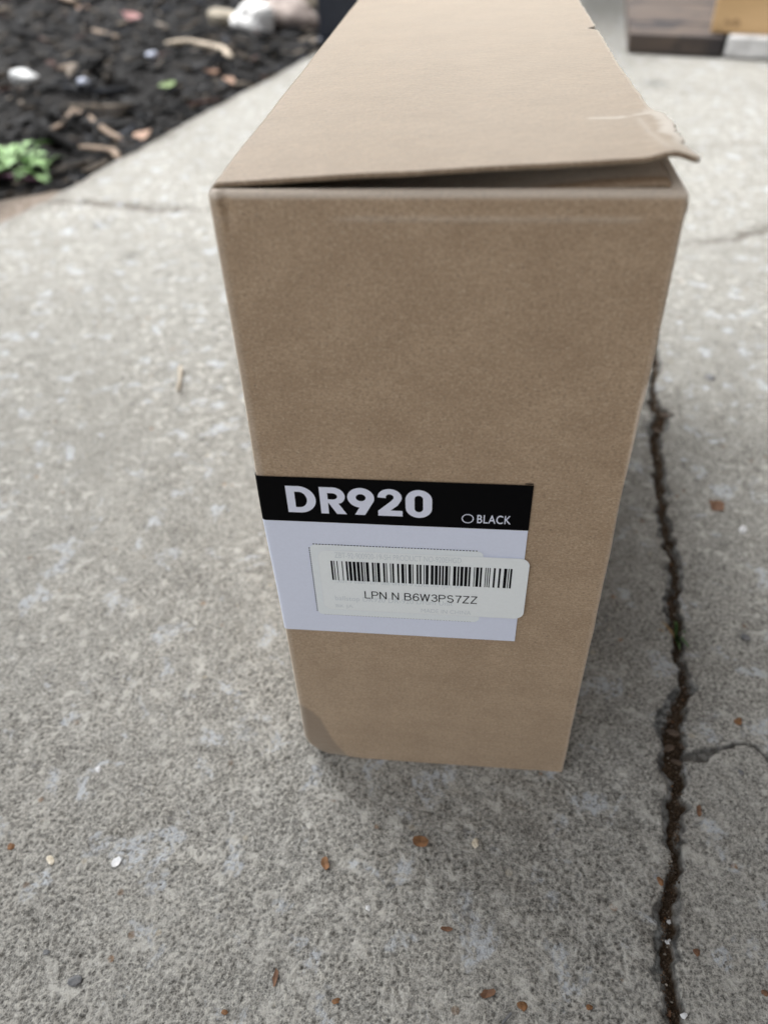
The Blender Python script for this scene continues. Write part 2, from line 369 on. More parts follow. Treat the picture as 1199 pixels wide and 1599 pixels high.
pal = [((0.020, 0.020, 0.021), .42), ((0.040, 0.040, 0.042), .26), ((0.055, 0.062, 0.078), .10), ((0.075, 0.060, 0.045), .11), ((0.15, 0.12, 0.09), .08), ((0.26, 0.22, 0.18), .03), ((0.11, 0.06, 0.05), .03)]
cum = np.cumsum([p[1] for p in pal])
for k in range(15000):
    y = 0.62 + 3.6 * random.random() ** 1.15; ex = 3.0 * random.random() ** 1.5
    x = float(edge_x(np.array([y]))[0]) - 0.012 - ex
    if y < 0.82 and ex < 0.09 and random.random() < .9: continue
    L = random.choice((0.010, 0.015, 0.020, 0.030, 0.045)) * random.uniform(.7, 1.4)
    if random.random() < .03: L *= 2
    pv, pf = protos[k % 14]; sc = np.array([L, max(L, .012) * random.uniform(.6, 1.3), max(L, .01) * random.uniform(.6, 1.1)])
    rz = random.gauss(0.5, 1.2); ry = random.gauss(0, .22); rx = random.gauss(0, .4)
    R = np.array(Matrix.Rotation(rz, 3, 'Z') @ Matrix.Rotation(ry, 3, 'Y') @ Matrix.Rotation(rx, 3, 'X'))
    z0 = float(mulch_z(np.array([x]), np.array([y]))[0]) + random.uniform(0.0, .014)
    vv = (pv * sc) @ R.T + np.array([x, y, z0])
    q = random.random() * cum[-1]; ci = int(np.searchsorted(cum, q)); cc = np.array(pal[min(ci, 6)][0]) * (random.uniform(.2, 1.0) if ci < 3 else random.uniform(.4, 1.1))
    allV.append(vv); allF.append(pf + off); allC.append(np.repeat(cc[None], len(vv), 0)); off += len(vv)
me = mesh_np('mulch', np.concatenate(allV), np.concatenate(allF), {'tone': np.concatenate(allC)})
m = M('bark', 0.85, 0.25); m.base(m.mix(m.ramp(m.noise(260, 3, .6), [(.3, .6), (.7, 0.0)]), m.attr('tone', True), (0.012, 0.012, 0.012))); m.bump(m.noise(400, 3), .002)
tag(link('mulch', me, m.m), 'dark shredded bark mulch', 'mulch', kind='stuff')

# ------------------------------------------------------------------ irregular small things
def lump_mesh(name, sx, sy, sz, seed, sub=2, rough=.25, facets=False):
    bm = bmesh.new(); bmesh.ops.create_icosphere(bm, subdivisions=sub, radius=1)
    r = random.Random(seed); ph = [r.uniform(0, 9) for _ in range(9)]
    for v in bm.verts:
        p = v.co; n = math.sin(p.x * 2.3 + ph[0]) * math.cos(p.y * 2.1 + ph[1]) + .6 * math.sin(p.z * 3.7 + ph[2] + p.x * 2) + .45 * math.sin(p.y * 5.3 + ph[3]) * math.cos(p.x * 4.9 + ph[4])
        p *= 1 + rough * .6 * n + r.uniform(-.1, .1) * rough
        v.co = Vector((p.x * sx, p.y * sy, p.z * sz))
    me = bpy.data.meshes.new(name); bm.to_mesh(me); bm.free(); return me
def flake_mesh(name, L, W, T, seed, n=9, curl=0.15):
    """a thin broken flake or leaf fragment with an uneven outline and a curl"""
    r = random.Random(seed); bm = bmesh.new(); top = []; bot = []
    for k in range(n):
        a = 2 * math.pi * k / n + r.uniform(-.15, .15); rad = r.uniform(.72, 1.1)
        x = math.cos(a) * L / 2 * rad; y = math.sin(a) * W / 2 * rad; zc = curl * L * ((2 * x / L) ** 2 - .3) + r.uniform(-.03, .03) * L
        top.append(bm.verts.new((x, y, zc + T))); bot.append(bm.verts.new((x * .96, y * .96, zc)))
    ct = bm.verts.new((0, 0, T - curl * L * .25)); cb = bm.verts.new((0, 0, -curl * L * .25))
    for k in range(n):
        j = (k + 1) % n; bm.faces.new((ct, top[k], top[j])); bm.faces.new((cb, bot[j], bot[k])); bm.faces.new((top[k], bot[k], bot[j], top[j]))
    me = bpy.data.meshes.new(name); bm.normal_update(); bm.to_mesh(me); bm.free(); return me
def tube_mesh(name, pts, rad, n=8, ratio=1.0):
    pts = [Vector(p) for p in pts]; vs = []; fs = []
    for i, p in enumerate(pts):
        d = (pts[min(i + 1, len(pts) - 1)] - pts[max(i - 1, 0)]).normalized(); s = d.cross(Vector((0, 0, 1))).normalized(); u = s.cross(d)
        rr = rad[i] if isinstance(rad, (list, tuple)) else rad
        for k in range(n):
            a = 2 * math.pi * k / n; vs.append(p + s * math.cos(a) * rr + u * math.sin(a) * rr * ratio)
    for i in range(len(pts) - 1):
        for k in range(n): a = i * n + k; b = i * n + (k + 1) % n; fs.append((a, b, b + n, a + n))
    fs.append(tuple(range(n))[::-1]); fs.append(tuple(range((len(pts) - 1) * n, len(pts) * n)))
    me = bpy.data.meshes.new(name); me.from_pydata([tuple(v) for v in vs], [], fs); me.update(); return me

C = lambda n, a, b, s=300, r=.7, sp=.4: speckled(n, a, b, s, r, sp)
RUST = C('rust_chip', (0.13, 0.065, 0.028), (0.27, 0.135, 0.06)); BROWN = C('brown_chip', (0.10, 0.050, 0.028), (0.19, 0.10, 0.055))
WHITE = C('white_chip', (0.55, 0.57, 0.59), (0.75, 0.75, 0.75), 300, .45, .5); CREAM = C('cream_chip', (0.60, 0.54, 0.42), (0.76, 0.70, 0.58))
GREYP = C('grey_pebble', (0.10, 0.105, 0.11), (0.20, 0.20, 0.205)); STRAW = C('straw', (0.34, 0.29, 0.22), (0.46, 0.41, 0.33))
def place_ground(o, u, v, dz=0.0, rz=0.0):
    p = G(u, v); o.location = (p[0], p[1], zslab(p[0], p[1]) + dz); o.rotation_euler = (0, 0, rz)
def px2m(u, v, n): return float(np.hypot(*(G(u + n, v) - G(u, v))[:2]))
LITTER = [  # kind, u, v, w px, depth px, rz, material, name, category, label
 ('f', 1118, 790, 27, 20, -.5, BROWN, 'leaf_fragment', 'leaf', 'small reddish brown leaf fragment on the concrete right of the crack'),
 ('l', 1160, 827, 11, 11, 0, WHITE, 'pebble', 'pebble', 'tiny bright white pebble near the right edge below the brown leaf fragment'),
 ('f', 657, 1317, 30, 20, -.25, RUST, 'leaf_fragment', 'leaf', 'orange brown leaf flake lying in front of the box near its middle'),
 ('f', 508, 1351, 13, 22, .5, RUST, 'leaf_fragment', 'leaf', 'small orange flake left of the larger orange brown leaf flake'),
 ('l', 742, 1318, 10, 13, 0, CREAM, 'pebble', 'pebble', 'pale pink cream pebble to the right of the orange brown leaf flake'),
 ('f', 182, 1347, 17, 17, .9, WHITE, 'paint_flake', 'flake', 'bright white angular paint flake on the lower left concrete'),
 ('l', 1030, 1376, 10, 12, 0, RUST, 'pebble', 'pebble', 'bright orange pebble on the left lip of the crack'),
 ('l', 575, 1419, 8, 9, 0, WHITE, 'pebble', 'pebble', 'small round white pebble in the middle of the foreground concrete'),
 ('f', 431, 1528, 9, 34, .05, BROWN, 'bark_sliver', 'bark', 'narrow upright brown bark sliver near the bottom of the photo'),
 ('f', 697, 1452, 22, 9, -.1, BROWN, 'bark_sliver', 'bark', 'short flat brown sliver lying crosswise in the foreground'),
 ('f', 760, 1552, 26, 14, .5, BROWN, 'leaf_fragment', 'leaf', 'curled brown leaf fragment near the bottom centre right'),
 ('l', 815, 1570, 15, 13, .2, RUST, 'pebble', 'pebble', 'glossy dark orange pebble right of the curled brown fragment'),
 ('l', 918, 1573, 10, 9, 0, RUST, 'pebble', 'pebble', 'small orange pebble near the bottom between leaf fragment and crack'),
 ('l', 352, 1582, 11, 9, 0, RUST, 'pebble', 'pebble', 'small orange brown pebble at the bottom left of the brown sliver'),
 ('l', 524, 1564, 13, 9, .3, RUST, 'pebble', 'pebble', 'flat rusty red pebble at the bottom right of the brown sliver'),
 ('l', 17, 1322, 12, 10, 0, RUST, 'pebble', 'pebble', 'dull orange pebble at the far left edge'),
 ('l', 80, 1344, 12, 11, 0, CREAM, 'pebble', 'pebble', 'peach coloured pebble near the left edge'),
 ('l', 121, 1532, 20, 16, .2, GREYP, 'pebble', 'pebble', 'flat light grey pebble in the lower left corner area'),
 ('l', 72, 1487, 12, 10, 0, GREYP, 'pebble', 'pebble', 'round dark grey pebble in the lower left corner area'),
 ('l', 1086, 1487, 11, 11, 0, BROWN, 'pebble', 'pebble', 'round brown pebble just right of the lower crack'),
 ('l', 1194, 1551, 10, 10, 0, BROWN, 'pebble', 'pebble', 'dark red brown pebble in the lower right corner'),
 ('l', 1152, 1126, 12, 11, 0, RUST, 'pebble', 'pebble', 'orange pebble above the thin branching crack'),
 ('f', 1090, 1268, 9, 20, -.2, BROWN, 'bark_sliver', 'bark', 'small slanted brown sliver right of the crack below the branch'),
 ('l', 1155, 1206, 9, 8, 0, GREYP, 'pebble', 'pebble', 'tiny dark pebble just below the thin branching crack'),
 ('l', 1108, 590, 12, 9, 0, GREYP, 'pebble', 'pebble', 'dark grey pebble on the bright concrete right of the box'),
 ('l', 1163, 995, 14, 8, 0, GREYP, 'pebble', 'pebble', 'dark pebble near the right edge beside the weed'),
 ('l', 1048, 1432, 7, 7, 0, WHITE, 'pebble', 'pebble', 'upper of the white pebbles lying in the lower crack'),
 ('l', 1046, 1465, 10, 10, .4, WHITE, 'pebble', 'pebble', 'middle white pebble lying in the lower crack'),
 ('l', 1067, 1586, 10, 9, .6, WHITE, 'pebble', 'pebble', 'lowest white pebble lying in the crack'),
 ('l', 1046, 1573, 10, 16, .2, BROWN, 'pebble', 'pebble', 'brown stone in the crack at the bottom of the photo'),
 ('l', 155, 1203, 9, 9, 0, WHITE, 'pebble', 'pebble', 'tiny white pebble on the left concrete below the box height'),
]
for k, (kd, u, v, a, b, rz, mt, nm, cat, lab) in enumerate(LITTER):
    W = px2m(u, v, a); D = float(np.hypot(*(G(u, v + b) - G(u, v))[:2]))
    if kd == 'l':
        me = lump_mesh(nm, W / 2, D / 2, min(W, D) * .24, 300 + k, 2, .55); o = link(nm, me, mt, smooth=False); place_ground(o, u, v, min(W, D) * .12, rz)
    else:
        me = flake_mesh(nm, max(W, 1e-3), D, .0004, 400 + k, 10, .10); o = link(nm, me, mt); place_ground(o, u, v, .0005, rz * .6)
    tag(o, lab, cat, 'litter on the concrete')
# straw bit left of the box
p0, p1 = G(283, 576), G(279, 614)
me = tube_mesh('straw', [(p0[0], p0[1], .003), ((p0[0] + p1[0]) / 2 + .001, (p0[1] + p1[1]) / 2, .0035), (p1[0], p1[1], .0025)], .0014, 8, .5)
tag(link('straw', me, STRAW, smooth=True), 'short pale straw lying on the concrete left of the box', 'straw')
# dark twig at the very bottom
p0, p1 = G(784, 1599), G(798, 1583)
me = tube_mesh('twig', [(p0[0], p0[1], .0008), (p1[0], p1[1], .0012)], .0005, 6)
tag(link('twig', me, GREYP), 'short dark twig at the bottom edge of the photo', 'twig')

# crumbs of soil and grit in the crack: uncountable
allV = []; allF = []; allC = []; off = 0
bm = bmesh.new(); bmesh.ops.create_icosphere(bm, subdivisions=1, radius=1); ico_v = np.array([v.co[:] for v in bm.verts]); ico_f = np.array([[v.index for v in f.verts] for f in bm.faces]); bm.free()
segL = [math.hypot(CR[i + 1][0] - CR[i][0], CR[i + 1][1] - CR[i][1]) for i in range(len(CR) - 1)]
gp = [((0.040, 0.027, 0.017), .50), ((0.085, 0.058, 0.038), .35), ((0.13, 0.10, 0.075), .10), ((0.30, 0.27, 0.23), .035), ((0.18, 0.09, 0.04), .015)]; cum = np.cumsum([p[1] for p in gp])
px_, py_, pr_, pc_ = [], [], [], []
for k in range(7500):
    i = random.choices(range(len(segL)), segL)[0]; t = random.random(); hw = CRW[i] * (1 - t) + CRW[i + 1] * t
    x = CR[i][0] * (1 - t) + CR[i + 1][0] * t; y = CR[i][1] * (1 - t) + CR[i + 1][1] * t
    if y > .45 or y < -.16: continue
    s = random.gauss(0, .55) * hw; dx = CR[i + 1][0] - CR[i][0]; dy = CR[i + 1][1] - CR[i][1]; L = segL[i]
    x -= s * dy / L; y += s * dx / L
    if abs(s) > hw * .9: continue
    px_.append(x); py_.append(y); pr_.append(random.choice((.0002, .0003, .0004, .0005, .0007)) * random.uniform(.7, 1.2)); pc_.append(gp[min(int(np.searchsorted(cum, random.random())), 4)][0])
zz = slab_fields(np.array(px_), np.array(py_))[0]
for x, y, r_, c_, z_ in zip(px_, py_, pr_, pc_, zz):
    vv = ico_v * (r_ * rng.uniform(.6, 1.2, (12, 1))) * rng.uniform(.6, 1.2, (1, 3)) + np.array([x, y, z_ + r_ * .3])
    allV.append(vv); allF.append(ico_f + off); allC.append(np.repeat(np.array(c_)[None], 12, 0)); off += 12
me = mesh_np('soil_crumbs', np.concatenate(allV), np.concatenate(allF), {'tone': np.concatenate(allC)})
m = M('crumb', .9, .25); m.base(m.attr('tone', True))
tag(link('soil_crumbs', me, m.m), 'dark soil crumbs and grit filling the crack', 'soil', kind='stuff')
# bigger brown debris heap in the wide part of the crack
DEB = [(1040, 1120, 22, 12, .3), (1052, 1140, 26, 14, -.4), (1045, 1165, 24, 12, .6), (1068, 1160, 20, 12, 1.0), (1058, 1186, 22, 10, -.2), (1040, 645, 26, 18, .2), (1028, 668, 18, 14, -.6)]
DL = ['topmost brown bark chip in the wide part of the crack', 'pale brown triangular chip in the wide part of the crack', 'dark bark chip at the left side of the wide crack', 'brown chip by the branch of the crack', 'lowest brown chip in the wide part of the crack', 'dark clump of debris in the crack beside the upper box edge', 'smaller dark clump just below the upper debris clump']
DB = C('debris', (0.045, 0.030, 0.020), (0.12, 0.085, 0.06), 200)
for k, (u, v, a, b, rz) in enumerate(DEB):
    p = G(u, v); W = px2m(u, v, a); me = flake_mesh('bark_chip', W, W * .5, .0008, 500 + k, 6, .05); o = link('bark_chip', me, DB)
    o.location = (p[0], p[1], -.0034 + .0005 * (k % 3)); o.rotation_euler = (random.uniform(-.2, .2), random.uniform(-.25, .25), rz); tag(o, DL[k], 'bark', 'bark chips in the crack')

# weed growing in the crack
LEAF = speckled('weed_leaf', (0.03, 0.07, 0.018), (0.055, 0.115, 0.03), 200, .5, .4)
DRY = speckled('dry_leaf', (0.20, 0.13, 0.06), (0.32, 0.22, 0.12), 200, .7, .3)
def blade_mesh(name, pts, wid):
    vs = []; fs = []; n = len(pts)
    for i, p in enumerate(pts):
        p = Vector(p); d = (Vector(pts[min(i + 1, n - 1)]) - Vector(pts[max(i - 1, 0)])).normalized(); s = d.cross(Vector((0, 0, 1))); s = s.normalized() if s.length > 1e-6 else Vector((1, 0, 0))
        ww = wid * math.sin(math.pi * min(.97, .22 + .78 * i / (n - 1)))
        vs += [p - s * ww, p + Vector((0, 0, -ww * .4)), p + s * ww]
    for i in range(n - 1):
        a = i * 3; fs += [(a, a + 1, a + 4, a + 3), (a + 1, a + 2, a + 5, a + 4)]
    me = bpy.data.meshes.new(name); me.from_pydata([tuple(v) for v in vs], [], fs); me.update(); return me
wp = G(1056, 992); weed = empty('weed', (wp[0], wp[1], -.003)); tag(weed, 'small green weed with a dry blade growing in the crack', 'weed')
for k, (dx, dy, hh, wd, mt) in enumerate([(-.007, .009, .004, .0009, DRY), (-.010, .004, .003, .0008, DRY), (.001, -.008, .008, .0014, LEAF), (.003, -.003, .009, .0015, LEAF), (-.002, .004, .010, .0012, LEAF), (.004, -.011, .006, .0012, LEAF), (-.001, -.012, .005, .0010, LEAF)]):
    pts = [(dx * t, dy * t, hh * math.sin(math.pi * .62 * t) * 1.05) for t in (0, .25, .5, .75, 1)]
    link('leaf', blade_mesh('leaf', pts, wd), mt, weed, True)

# ------------------------------------------------------------------ cardboard box
W_, H_, D_ = 0.120, 0.2655, 0.400
RC = 0.0012
box = empty('cardboard_box', (0, 0, 0))
tag(box, 'tall plain brown cardboard box standing on the concrete with its top flap lifted', 'box')
def shape_disp(x, y, zc):
    """dents of the carton: returns dx, dy for a point of the outer skin"""
    front = 1 - sst(0.0, 0.02, y)
    dx = np.zeros_like(x); dy = np.zeros_like(x)
    leftm = 1 - sst(0.0, .03, x)
    cr = np.clip((0.017 - zc) / 0.017, 0, 1)
    dx += leftm * (1 - sst(0, .06, y)) * 0.0095 * cr ** 2.2                      # crushed bottom left corner
    dy += leftm * front * 0.0012 * cr ** 2
    dx += -leftm * 0.0008 + sst(W_ - .03, W_, x) * .0005
    dx += -leftm * 0.0009 * np.exp(-((zc - .155) / .035) ** 2)
    dy += front * (-0.00022) * np.exp(-((zc - (H_ - .0072 + .0006 * (vnoise(x * 60, x * 0, 8) - .5))) / .0007) ** 2) * sst(.2, .5, vnoise(x * 40, x * 0, 9)) * sst(.004, .012, x)
    dy += front * 0.00025 * (fbm(x * 25, zc * 25, 7, 3) - .5)
    rp = [F(1032, 530), F(1022, 580), F(1007, 610), F(999, 635), F(990, 685), F(978, 745), F(970, 790)]
    rd, _, _ = polydist(x, zc, rp); dy += front * -0.00045 * np.exp(-(rd / .0006) ** 2)
    rp2 = [F(990, 683), F(980, 690)]; rd2, _, _ = polydist(x, zc, rp2); dy += front * -0.0004 * np.exp(-(rd2 / .0006) ** 2)
    rightm = sst(W_ - .006, W_, x)
    dx += rightm * (-0.0006) * np.exp(-((zc - .175) / .02) ** 2) + rightm * .0006 * (fbm(zc * 60, zc * 0, 17) - .5)
    cw, _, _ = polydist(x, zc, [(.0022, H_), (.0034, H_ - .010)]); dy += front * -0.0006 * np.exp(-(cw / .0007) ** 2) * sst(H_ - .014, H_ - .004, zc)
    cw, _, _ = polydist(x, zc, [(.0045, H_), (.0052, H_ - .008)]); dy += front * 0.0008 * np.exp(-(cw / .0010) ** 2) * sst(H_ - .012, H_ - .003, zc)
    return dx, dy
# outline of the sleeve, counter-clockwise seen from above, starting behind the left front corner
def arc(cx, cy, r, a0, a1, n): return [(cx + r * math.cos(a), cy + r * math.sin(a)) for a in np.linspace(a0, a1, n)]
pr = []
pr += [(0, y) for y in np.linspace(D_ - .01, 0.03, 40)] + [(0, y) for y in np.linspace(.028, RC + .0006, 14)]
pr += arc(RC, RC, RC, math.pi, 1.5 * math.pi, 8)
pr += [(x, 0) for x in np.linspace(RC + .0006, W_ - RC * .6 - .0006, 170)]
pr += arc(W_ - RC * .6, RC * .6, RC * .6, 1.5 * math.pi, 2 * math.pi, 7)
pr += [(W_, y) for y in np.linspace(RC + .001, D_, 50)] + [(x, D_) for x in np.linspace(W_ - .004, 0.0, 20)]
pr = np.array(pr); NP = len(pr)
cxy = np.array([W_ / 2, D_ / 2])
def inward(off):
    q = pr.copy(); q[:, 0] = np.clip(q[:, 0], off, W_ - off); q[:, 1] = np.clip(q[:, 1], off, D_ - off); return q
rows = []
zs = spaced([(0.0, 0.05, 0.0012, 0.0014), (0.05, H_ - .012, 0.0018, 0.0016), (H_ - .012, H_ - .0018, .0006, .0006)])
for zc in zs:
    dx, dy = shape_disp(pr[:, 0], pr[:, 1], np.full(NP, zc)); rows.append(np.stack([pr[:, 0] + dx, pr[:, 1] + dy, np.full(NP, zc)], 1))
for a in np.linspace(.25, 1, 5) * math.pi / 2:                                   # rolled top rim
    off = .0018 * (1 - math.cos(a)); zc = H_ - .0018 + .0018 * math.sin(a); q = inward(off)
    dx, dy = shape_disp(pr[:, 0], pr[:, 1], np.full(NP, zc)); rows.append(np.stack([q[:, 0] + dx, q[:, 1] + dy * .5, np.full(NP, zc)], 1))
q = inward(.0030)
for zc in (H_ - .0006, H_ - .003, H_ - .03, 0.002): rows.append(np.stack([q[:, 0], q[:, 1], np.full(NP, zc)], 1))
V = np.concatenate(rows); nr = len(rows); j = np.arange(nr - 1)[:, None]; i = np.arange(NP)[None, :]
a = (j * NP + i).ravel(); b = (j * NP + (i + 1) % NP).ravel(); Q = np.stack([a, b, b + NP, a + NP], 1)
x, y, zc = V[:, 0], V[:, 1], V[:, 2]
bd, side, _ = polydist(x, zc, [(-.004, .0415), (0.0, .041), (.005, .036), (.0085, .030), (.0105, .022), (.0135, .012), (.0185, .001), (.02, -.003)])
stain_shade = np.where(side < 0, 1, 0) * 0.75
stain_shade = sst(-.0006, .0006, np.where(side < 0, bd, -bd)) * .95 * (1 - sst(0, .05, y)) * (zc < .05)
pale = np.exp(-(polydist(x, zc, [F(1032, 530), F(1022, 580), F(1007, 610), F(999, 635), F(990, 685), F(978, 745)])[0] / .0006) ** 2) * .28
pale += np.exp(-((zc - (H_ - .0072)) / .0008) ** 2) * .18 * sst(.35, .65, vnoise(x * 50, x * 0, 9))
pale += sst(H_ - .0026, H_ - .0010, zc) * .5 + (1 - sst(.0, .0022, x)) * .22 * (y < .004) + sst(W_ - .0012, W_ - .0004, x) * .15
walls = link('walls', mesh_np('walls', V, Q, {'stain_shade': stain_shade, 'pale': np.clip(pale, 0, 1)}), MAT_KRAFT, box, True)
me = mesh_np('bottom', [(.004, .004, .003), (W_ - .004, .004, .003), (W_ - .004, D_ - .004, .003), (.004, D_ - .004, .003)], [(0, 1, 2, 3)]); link('bottom', me, MAT_KRAFT, box)

def slab_sheet(name, nx, ny, fx, thick, mat, attrs=None, core=True):
    """a curved board: fx(s,t) -> top surface point arrays; closed edge of given thickness"""
    s, t = np.meshgrid(np.linspace(0, 1, nx), np.linspace(0, 1, ny)); P = fx(s, t); top = np.stack([p.ravel() for p in P], 1); bot = top.copy(); bot[:, 2] -= thick
    n = len(top); Q = gridquads(nx, ny); Q2 = Q[:, ::-1] + n; E = []
    for k in range(nx - 1): E.append((k + 1, k, k + n, k + 1 + n)); r = (ny - 1) * nx; E.append((r + k, r + k + 1, r + k + 1 + n, r + k + n))
    for k in range(ny - 1): E.append((k * nx, (k + 1) * nx, (k + 1) * nx + n, k * nx + n)); r = nx - 1; E.append(((k + 1) * nx + r, k * nx + r, k * nx + r + n, (k + 1) * nx + r + n))
    at = {k: np.concatenate([v.ravel()] * 2) for k, v in (attrs(s, t, P) if attrs else {}).items()}
    me = mesh_np(name, np.concatenate([top, bot]), np.concatenate([Q, Q2, np.array(E)]), at)
    return me
# inner flap hinged on the right wall
def inner(s, t):
    x = .0045 + s * (W_ - .0040); y = .0060 + t * (D_ - .012)
    x = np.minimum(x, W_ + .0002); zc = H_ - .0100 + .0100 * sst(.1, 1, s) * (1 - .10 * t) - .0035 * sst(.965, 1.0, s) + .0004 * (fbm(x * 40, y * 20, 33) - .5) - .0006 * t
    y = y + .0016 * (s < .9) * (1 - t) * 0 + .0004 * (vnoise(x * 150, x * 0, 34) - .5) * (1 - t)
    return x, y, zc
me = slab_sheet('inner_flap', 120, 60, inner, .0016, MAT_KRAFT); link('inner_flap', me, MAT_KRAFT, box, False)
# outer flap hinged on the left edge, lifted towards its right front corner
def right_edge(y):
    e = .1184 + .0006 * (fbm(y * 80, y * 0, 40) - .5)
    tear = 1 - sst(.048, .058, y + .003 * (vnoise(y * 400, y * 0, 41) - .5))
    e = e + tear * (.0030 + .0016 * (fbm(y * 220, y * 0, 42, 3) - .5) * .5) - .0006 * np.exp(-((y - .018) / .012) ** 2)
    e = e - .0042 * np.clip(1 - np.abs(y - .197) / .006, 0, 1)                     # the notch
    e = e + tear * .0016 * (vnoise(y * 700, y * 0, 48) - .5) + .0004 * (vnoise(y * 900, y * 0, 49) - .5)
    e = e + .0010 * sst(.004, 0.0, y) - .0006 * np.clip(1 - np.abs(y - .13) / .03, 0, 1) * vnoise(y * 700, y * 0, 43)
    return e
def lid(s, t):
    y = .0024 + (t ** 1.25) * (D_ - .002)
    ss = s ** .85; re = right_edge(y); x = -.0008 + ss * (re + .0008)
    lift = .0057 * np.exp(-y / .085) + .0008
    u = x / W_
    zc = H_ + .0014 + lift * np.clip(u, 0, 1) ** 1.05 + .0030 * sst(.02, .2, y) * (np.sin(np.pi * np.clip(u, 0, 1)) ** 1) * .35
    zc = zc - .0022 * (1 - sst(-.0010, .0016, x)) ** 1.5                            # folded over the hinge
    tip = sst(.1155, .1215, x) * (1 - sst(.004, .03, y)); zc = zc + .0008 * sst(.108, .115, x) * (1 - sst(0, .03, y)) - .0015 * tip
    zc = zc + .0005 * (fbm(x * 30, y * 30, 44, 3) - .5) + .0003 * (fbm(x * 150, y * 150, 45, 2) - .5) * sst(.10, .118, x)
    y = y + .0009 * (fbm(x * 70, x * 0, 46, 3) - .5) * (1 - sst(0, .01, y))
    return x, y, zc
def lid_attr(s, t, P):
    x, y, _ = P; re = right_edge(y); n = fbm(x * 180, y * 180, 47, 3)
    tear = (1 - sst(.048, .060, y)) * sst(-.0045, -.0015, x - re + .004 * (n - .5)) * sst(.004, .03, y + .010 * n)
    d, _, _ = polydist(x, y, [(.1005, .047), (.108, .046), (.117, .050)]); cre = np.exp(-(d / .0013) ** 2) * sst(.3, .6, n) * .8
    d2, _, _ = polydist(x, y, [(.1135, .044), (.1138, .025), (.1155, .008)]); cre2 = np.exp(-(d2 / .0009) ** 2) * .35
    ed = sst(-.0009, -.0003, x - re) * .6 + (1 - sst(0, .0012, x)) * .25
    return {'pale': np.clip(np.maximum.reduce([tear * .85, cre, cre2, ed]), 0, 1), 'stain_shade': ((x > .1145) & (y < .04) & (y > .0)).astype(float) * 0.0}
me = slab_sheet('top_flap', 200, 320, lid, .0013, MAT_KRAFT, lid_attr); me.materials.append(MAT_KRAFT); me.materials.append(MAT_CORE)
nq = 2 * 199 * 319; mi = np.zeros(len(me.polygons), dtype=np.int32); mi[nq:] = 1; me.polygons.foreach_set('material_index', mi); top = link('top_flap', me, MAT_KRAFT, box, True)
top.data.polygons.foreach_set('use_smooth', [True] * len(top.data.polygons))
# dog-eared corner at the upper right
def ear(s, t):
    a = s * math.pi * .9; x = W_ - .0010 + .0027 * np.sin(a) * (1 - .55 * t) * sst(-.15, .2, t); y = .0006 + .0040 * (1 - np.cos(a)) * .5 + .0008 * t; zc = H_ - .0030 - t * .0115 + .0012 * (fbm(s * 3, t * 5, 70) - .5) + .001 * s
    return x, y, zc
S_, T_ = np.meshgrid(np.linspace(0, 1, 10), np.linspace(0, 1, 14)); P = ear(S_, T_); v0 = np.stack([p.ravel() for p in P], 1); v1 = v0 - np.array([.0007, 0, 0]); n = len(v0); q0 = gridquads(10, 14)
me = mesh_np('corner_fold', np.concatenate([v0, v1]), np.concatenate([q0, q0[:, ::-1] + n]), {'pale': np.full(2 * n, .15)}); link('corner_fold', me, MAT_KRAFT, box, True)

# ------------------------------------------------------------------ label, sticker and their print
def paper(name, col, rough=.45, spec=.5, transp=0.0):
    m = M(name, rough, spec); n = m.noise(900, 2); m.base(m.mix(m.ramp(n, [(.3, 0.0), (.7, 1.0)]), tuple(v * .97 for v in col), col)); m.bump(m.noise(45, 3), .0005, .35)
    if transp:
        t = m.n.new('ShaderNodeBsdfTransparent'); x = m.n.new('ShaderNodeMixShader'); x.inputs[0].default_value = transp
        out = m.n['Material Output']; m.l.new(m.b.outputs[0], x.inputs[1]); m.l.new(t.outputs[0], x.inputs[2]); m.l.new(x.outputs[0], out.inputs[0])
    return m.m
P_WHITE = paper('label_paper', (0.80, 0.845, 0.99)); P_BLACK = paper('black_ink', (0.003, 0.003, 0.0035), .75, .06); P_STICK = paper('sticker_paper', (0.90, 0.95, 0.97), .35)
P_TOP = paper('sticker_film', (0.94, 0.98, 0.985), .32, .6); INK = paper('print_ink', (0.008, 0.008, 0.01), .7, .1); EDGE = paper('cut_edge', (0.90, 0.93, 0.95), .6); LET = paper('letter_print', (0.80, 0.83, 0.96)); GHOST = paper('ghost_ink', (0.74, 0.79, 0.82), .6, .3)
def wrap_sheet(name, x1, z0, z1, lift, mat, parent, zslope=0.0, back=.014, slack=0.0):
    r = RC + lift; path = [(-lift, y) for y in np.linspace(back, RC, 8)] + arc(RC, RC, r, math.pi, 1.5 * math.pi, 9)[1:] + [(x, -lift) for x in np.linspace(RC, x1, 60)[1:]]
    path = np.array(path); zs = np.linspace(z0, z1, 50); X = np.repeat(path[None, :, 0], 50, 0); Y = np.repeat(path[None, :, 1], 50, 0); Z = np.repeat(zs[:, None], len(path), 1) - zslope * (1 - X / x1) * 0
    dx, dy = shape_disp(X.ravel(), np.maximum(Y.ravel(), 0), Z.ravel())
    v = np.stack([X.ravel() + dx * 1.0, Y.ravel() + dy * 0 - .00012 * (fbm(X * 60, Z * 60, 77, 2).ravel() - .5), Z.ravel()], 1)
    return link(name, mesh_np(name, v, gridquads(len(path), 50)), mat, parent, True)
label = wrap_sheet('label', .0912, .0932, .1520, .00030, P_WHITE, box)
band = wrap_sheet('black_band', .0914, .1521, .1720, .00032, P_BLACK, label)
def flat(name, x0, z0, x1, z1, y, mat, parent):
    me = mesh_np(name, [(x0, y, z0), (x1, y, z0), (x1, y, z1), (x0, y, z1)], [(0, 1, 2, 3)]); return link(name, me, mat, parent)
